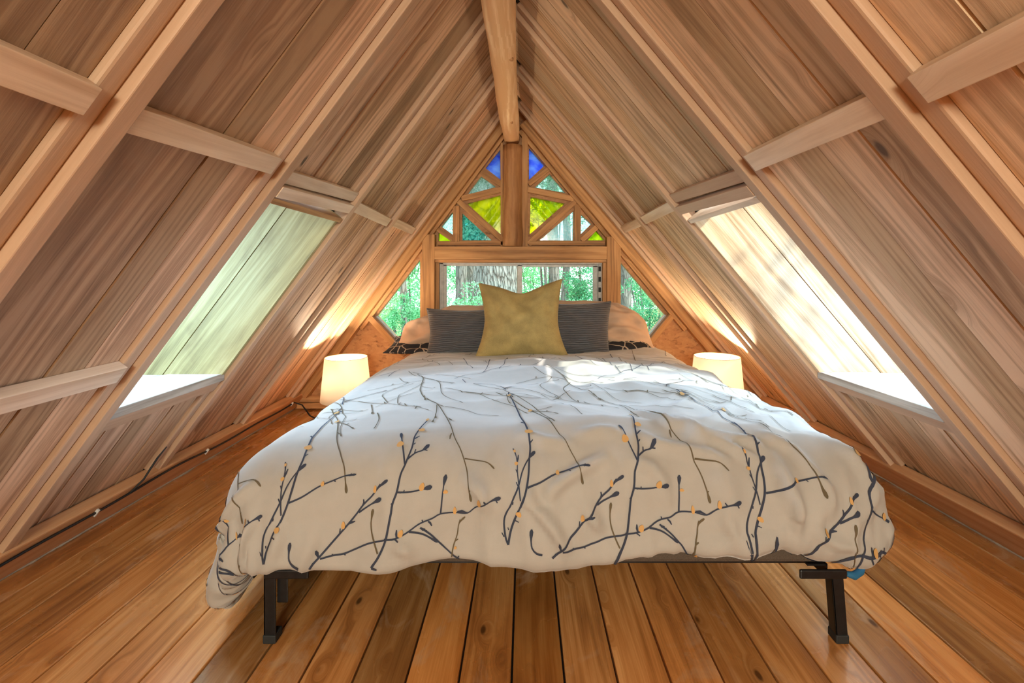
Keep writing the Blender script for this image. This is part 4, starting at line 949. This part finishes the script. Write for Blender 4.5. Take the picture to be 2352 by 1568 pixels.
table_lamp(1.134, 2.80, 0.467, 0.129, 0.155, 0.2, 'lit cream table lamp on the floor right of the bed', 24)

# ------------------------------------------------------------------ cable along the left baseboard
def bp(a, y, d=-0.013): return RP('left', a, y, d)
pts = []
n = 90
for i in range(n):
    y = 1.30+(3.20-1.30)*i/(n-1)
    a = 0.118+0.012*math.sin(y*4)+0.008*math.sin(y*9.7); pts.append(bp(a, y))
pts += [Vector((-1.50, 3.20, 0.07)), Vector((-1.42, 3.14, 0.015)), Vector((-1.30, 3.05, 0.006)), Vector((-1.175, 2.95, 0.006))]
mb = MB(); mb.tube(pts, 0.0045, 8)
tag(mb.build('lamp_cable', M['cable']), 'black lamp cable clipped along the left baseboard', 'cable')
for k, y in enumerate((1.36, 1.72, 2.32, 3.17)):
    a = 0.118+0.012*math.sin(y*4)+0.008*math.sin(y*9.7); S = SIDE['left']; p = bp(a, y, -0.0085)
    mb = MB(); mb.box(p-S['u']*0.014-Vector((0, 0.004, 0)), (0, 0.008, 0), S['u']*0.028, S['n']*0.011)
    tag(mb.build('cable_clip', M['clip'], loc=p, bevel=0.001), 'white cable clip, %s of the four along the left baseboard' % ('nearest', 'second nearest', 'third nearest', 'farthest')[k], 'clip', 'white clips holding the lamp cable')
mb = MB(); p0 = RP('left', 0.15, 1.93, -0.006)
mb.tube([RP('left', 0.125, 1.86, -0.014), RP('left', 0.17, 1.90, -0.01), RP('left', 0.24, 1.94, 0.012), RP('left', 0.29, 1.952, 0.014)], [0.003, 0.004, 0.004, 0.002], 8)
tag(mb.build('grey_cord', M['rubber']), 'short grey cord end sticking up by a rafter foot on the left', 'cord')
# rough foam bead sealing the floor edge
for sd in ('left', 'right'):
    mb = MB(); pts = []; rad = []
    for i in range(420):
        y = YB+(YW-YB-.02)*i/419; p = RP(sd, 0.004, y, 0.0); p.x += SIDE[sd]['sg']*0.008*(1+noise.noise(Vector((y*9, 0, 1)))); pts.append(p)
        rad.append(0.0045+0.005*abs(noise.noise(Vector((y*31, 3, 1)))))
    mb.tube(pts, rad, 8, wob=0.6)
    o = mb.build('trim_1' if sd == 'left' else 'trim_2', M['sill']); o['kind'] = 'structure'

# ------------------------------------------------------------------ forest outside the gable
def bark(name, c1, c2, sc=1.0):
    m, nt, out = newmat(name)
    uv = nd(nt, 'ShaderNodeUVMap'); uv.uv_map = 'UVMap'
    sp = nd(nt, 'ShaderNodeSeparateXYZ'); nt.links.new(uv.outputs[0], sp.inputs[0])
    v = comb(nt, math_n(nt, 'MULTIPLY', sp.outputs[0], 22.0*sc), math_n(nt, 'MULTIPLY', sp.outputs[1], 5.0*sc))
    n = noise_n(nt, v, 1.0, 4, 0.6, 1.2)
    vo = nd(nt, 'ShaderNodeTexVoronoi'); vo.feature = 'DISTANCE_TO_EDGE'; vo.inputs['Scale'].default_value = 1.0
    mx = nd(nt, 'ShaderNodeVectorMath'); mx.operation = 'ADD'; nt.links.new(v, mx.inputs[0]); nt.links.new(comb(nt, n, n), mx.inputs[1]); nt.links.new(mx.outputs[0], vo.inputs['Vector'])
    f = math_n(nt, 'ADD', math_n(nt, 'MULTIPLY', vo.outputs['Distance'], 1.6), math_n(nt, 'MULTIPLY', n, 0.35))
    col = ramp(nt, f, [(0.16, c1), (0.45, c2)])
    bsdf(nt, out, col, 0.9, f, 1.0, 0.03)
    return m
M['bark'] = bark('furrowed bark', (0.015, 0.02, 0.017), (0.24, 0.25, 0.24))
M['bark2'] = bark('grey bark', (0.05, 0.055, 0.05), (0.17, 0.17, 0.16), 0.6)
def leafm(name, c1, c2):
    m, nt, out = newmat(name)
    at = nd(nt, 'ShaderNodeAttribute'); at.attribute_name = 'rnd'
    sc = nd(nt, 'ShaderNodeSeparateColor'); nt.links.new(at.outputs['Color'], sc.inputs[0])
    col = ramp(nt, sc.outputs[0], [(0.0, c1), (1.0, c2)])
    d = nd(nt, 'ShaderNodeBsdfDiffuse'); t = nd(nt, 'ShaderNodeBsdfTranslucent')
    nt.links.new(col, d.inputs[0]); nt.links.new(col, t.inputs[0])
    mx = nd(nt, 'ShaderNodeMixShader'); mx.inputs[0].default_value = 0.4
    nt.links.new(d.outputs[0], mx.inputs[1]); nt.links.new(t.outputs[0], mx.inputs[2]); nt.links.new(mx.outputs[0], out.inputs[0])
    return m
M['leaf1'] = leafm('bright leaves', (0.05, 0.32, 0.13), (0.34, 0.80, 0.45))
M['leaf2'] = leafm('dark leaves', (0.02, 0.17, 0.09), (0.14, 0.52, 0.27))
GZ = -3.0
def gp(X, Yp, D): return Vector(((X-1205)/1090*D, D, EYE-(Yp-630)/1090*D))
def trunk(X, D, w, lab, mat='bark2', lean=0.0, group='tree trunks outside the gable'):
    x = (X-1205)/1090*D; r = w/1090*D/2
    mb = MB(); n = 40
    pts = [(x+lean*(i/n-.4)*4+0.03*math.sin(i*.5+X), D, GZ+(11.0)*i/n) for i in range(n+1)]
    mb.tube(pts, [r*(1.15-0.25*i/n)*(1+0.5*max(0, 1-i/4)) for i in range(n+1)], 24, wob=0.16)
    return tag(mb.build('tree_trunk', M[mat]), lab, 'tree', group)
trunk(1140, 7.5, 96, 'broad trunk with deeply furrowed bark behind the sliding window', 'bark')
trunk(1056, 9.5, 24, 'pale slim trunk at the left of the sliding window', lean=-.02)
trunk(1090, 14, 26, 'grey trunk just left of the furrowed one')
trunk(1270, 11, 24, 'grey trunk near the middle of the right window pane')
trunk(1300, 13, 16, 'slim dark trunk right of the grey trunk in the right pane', lean=.03)
trunk(1438, 12, 26, 'blurred trunk beside the post in the right side window')
trunk(928, 12, 12, 'thin trunk in the left side window')
trunk(1100, 16, 20, 'trunk showing through the left yellow pane')
def shrub(c, R, n, ls, mat, lab, seed, name='leafy_shrub', cat='shrub', group='foliage outside the gable', sq=(1, 1, 1)):
    rr = random.Random(seed); mb = MB()
    blobs = [(Vector((rr.gauss(0, .45)*sq[0], rr.gauss(0, .45)*sq[1], rr.gauss(0, .45)*sq[2]))*R, R*rr.uniform(.25, .5)) for _ in range(16)]
    for k in range(n):
        bc, br = blobs[rr.randrange(16)]
        d = Vector((rr.gauss(0, 1), rr.gauss(0, 1), rr.gauss(0, 1))).normalized()
        p = Vector(c)+bc+d*br*rr.uniform(.6, 1.05)
        t = Vector((rr.gauss(0, 1), rr.gauss(0, 1), rr.gauss(0, .6)-0.3)).normalized(); s_ = t.cross(Vector((rr.gauss(0, 1), rr.gauss(0, 1), rr.gauss(0, 1)))).normalized()
        l = ls*rr.uniform(.6, 1.3); w = l*.35; b = len(mb.v)
        mb.v += [p, p+t*l*.5+s_*w, p+t*l, p+t*l*.5-s_*w]
        mb.face([b, b+1, b+2, b+3], [(0, 0)]*4, rr.random())
    # woody stems down to the ground
    for k in range(5):
        bc, br = blobs[k]; q = Vector(c)+bc
        mb.tube([(c[0]+rr.uniform(-.2, .2), c[1], GZ), (Vector((c[0], c[1], GZ))+q)/2, q], [0.06, 0.04, 0.015], 6, mi=1)
    return tag(mb.build(name, [M[mat], M['bark2']]), lab, cat, group)
SH = [
 (1060, 728, 6.4, .34, 3800, .03, 'leaf1', 'bright leafy shrub at the lower left of the sliding window'),
 (1345, 668, 8.0, .40, 5000, .035, 'leaf2', 'dense green bush at the right end of the sliding window'),
 (1295, 728, 6.0, .30, 3000, .03, 'leaf1', 'low bright bush behind the right charcoal pillow'),
 (935, 735, 8.5, .45, 4000, .035, 'leaf1', 'leafy bush low in the left side window'),
 (1480, 720, 9.2, .45, 4000, .035, 'leaf2', 'leafy bush low in the right side window'),
 (1500, 610, 15, .9, 3000, .07, 'leaf2', 'darker foliage high in the right side window'),
 (955, 610, 15, 1.0, 3200, .07, 'leaf1', 'foliage high in the left side window'),
 (1225, 640, 19, 1.1, 4200, .08, 'leaf1', 'pale foliage far behind the middle of the window'),
 (1035, 625, 20, 1.2, 4200, .08, 'leaf1', 'pale foliage far behind the left pane'),
 (1390, 600, 21, 1.4, 4200, .09, 'leaf1', 'pale foliage far behind the right pane'),
 (1265, 480, 11, .55, 2600, .06, 'leaf2', 'leafy branch behind the right yellow pane'),
 (1090, 525, 17, .9, 3000, .07, 'leaf2', 'foliage behind the left teal pane'),
 (1310, 700, 26, 2.0, 6000, .12, 'leaf1', 'distant green thicket on the right'),
 (1120, 700, 27, 2.2, 6000, .12, 'leaf1', 'distant green thicket on the left'),
 (1480, 660, 26, 1.9, 6000, .12, 'leaf1', 'distant thicket seen through the right side window'),
 (920, 680, 26, 2.1, 6000, .12, 'leaf1', 'distant thicket seen through the left side window'),
]
for i, (X, Y, D, R, n, ls, mt, lab) in enumerate(SH):
    shrub(gp(X, Y, D), R, n, ls, mt, lab, 100+i)
# garden table seen through the right side window
p = gp(1432, 738, 9.0)
e = empty('garden_table', (p.x, p.y, GZ), 'pale round garden table seen through the right side window', 'table')
mb = MB(); mb.lathe([(0, p.z-GZ-.03), (0.42, p.z-GZ-.03), (0.44, p.z-GZ-.015), (0.42, p.z-GZ), (0, p.z-GZ)], (p.x, p.y, GZ)); mb.build('tabletop', M['ceramic'], e)
mb = MB(); mb.lathe([(0.3, 0), (0.3, .03), (0.05, .06), (0.04, p.z-GZ-.031)], (p.x, p.y, GZ)); mb.build('pedestal', M['ceramic'], e)
gm = MB(); n = 24
for j in range(n+1):
    for i in range(n+1): gm.v.append(Vector((-30+60*i/n, 3.9+50*j/n, GZ+0.15*noise.noise(Vector((i*.7, j*.7, 0))))))
for j in range(n):
    for i in range(n): gm.face([j*(n+1)+i, j*(n+1)+i+1, (j+1)*(n+1)+i+1, (j+1)*(n+1)+i], [(0, 0)]*4, .5, 0, True)
M['ground'] = plain('forest floor', (0.16, 0.24, 0.09), 0.95, 0, 3, 0.4)
gm.build('ground', M['ground'])['kind'] = 'structure'

# leafy tree outside the right slope that dapples the sun in the skylight
shrub((2.96, 0.81, 2.67), 0.9, 1000, .09, 'leaf1', 'leafy tree outside the right skylight', 301, name='shade_tree', cat='tree', group='trees outside the slopes')
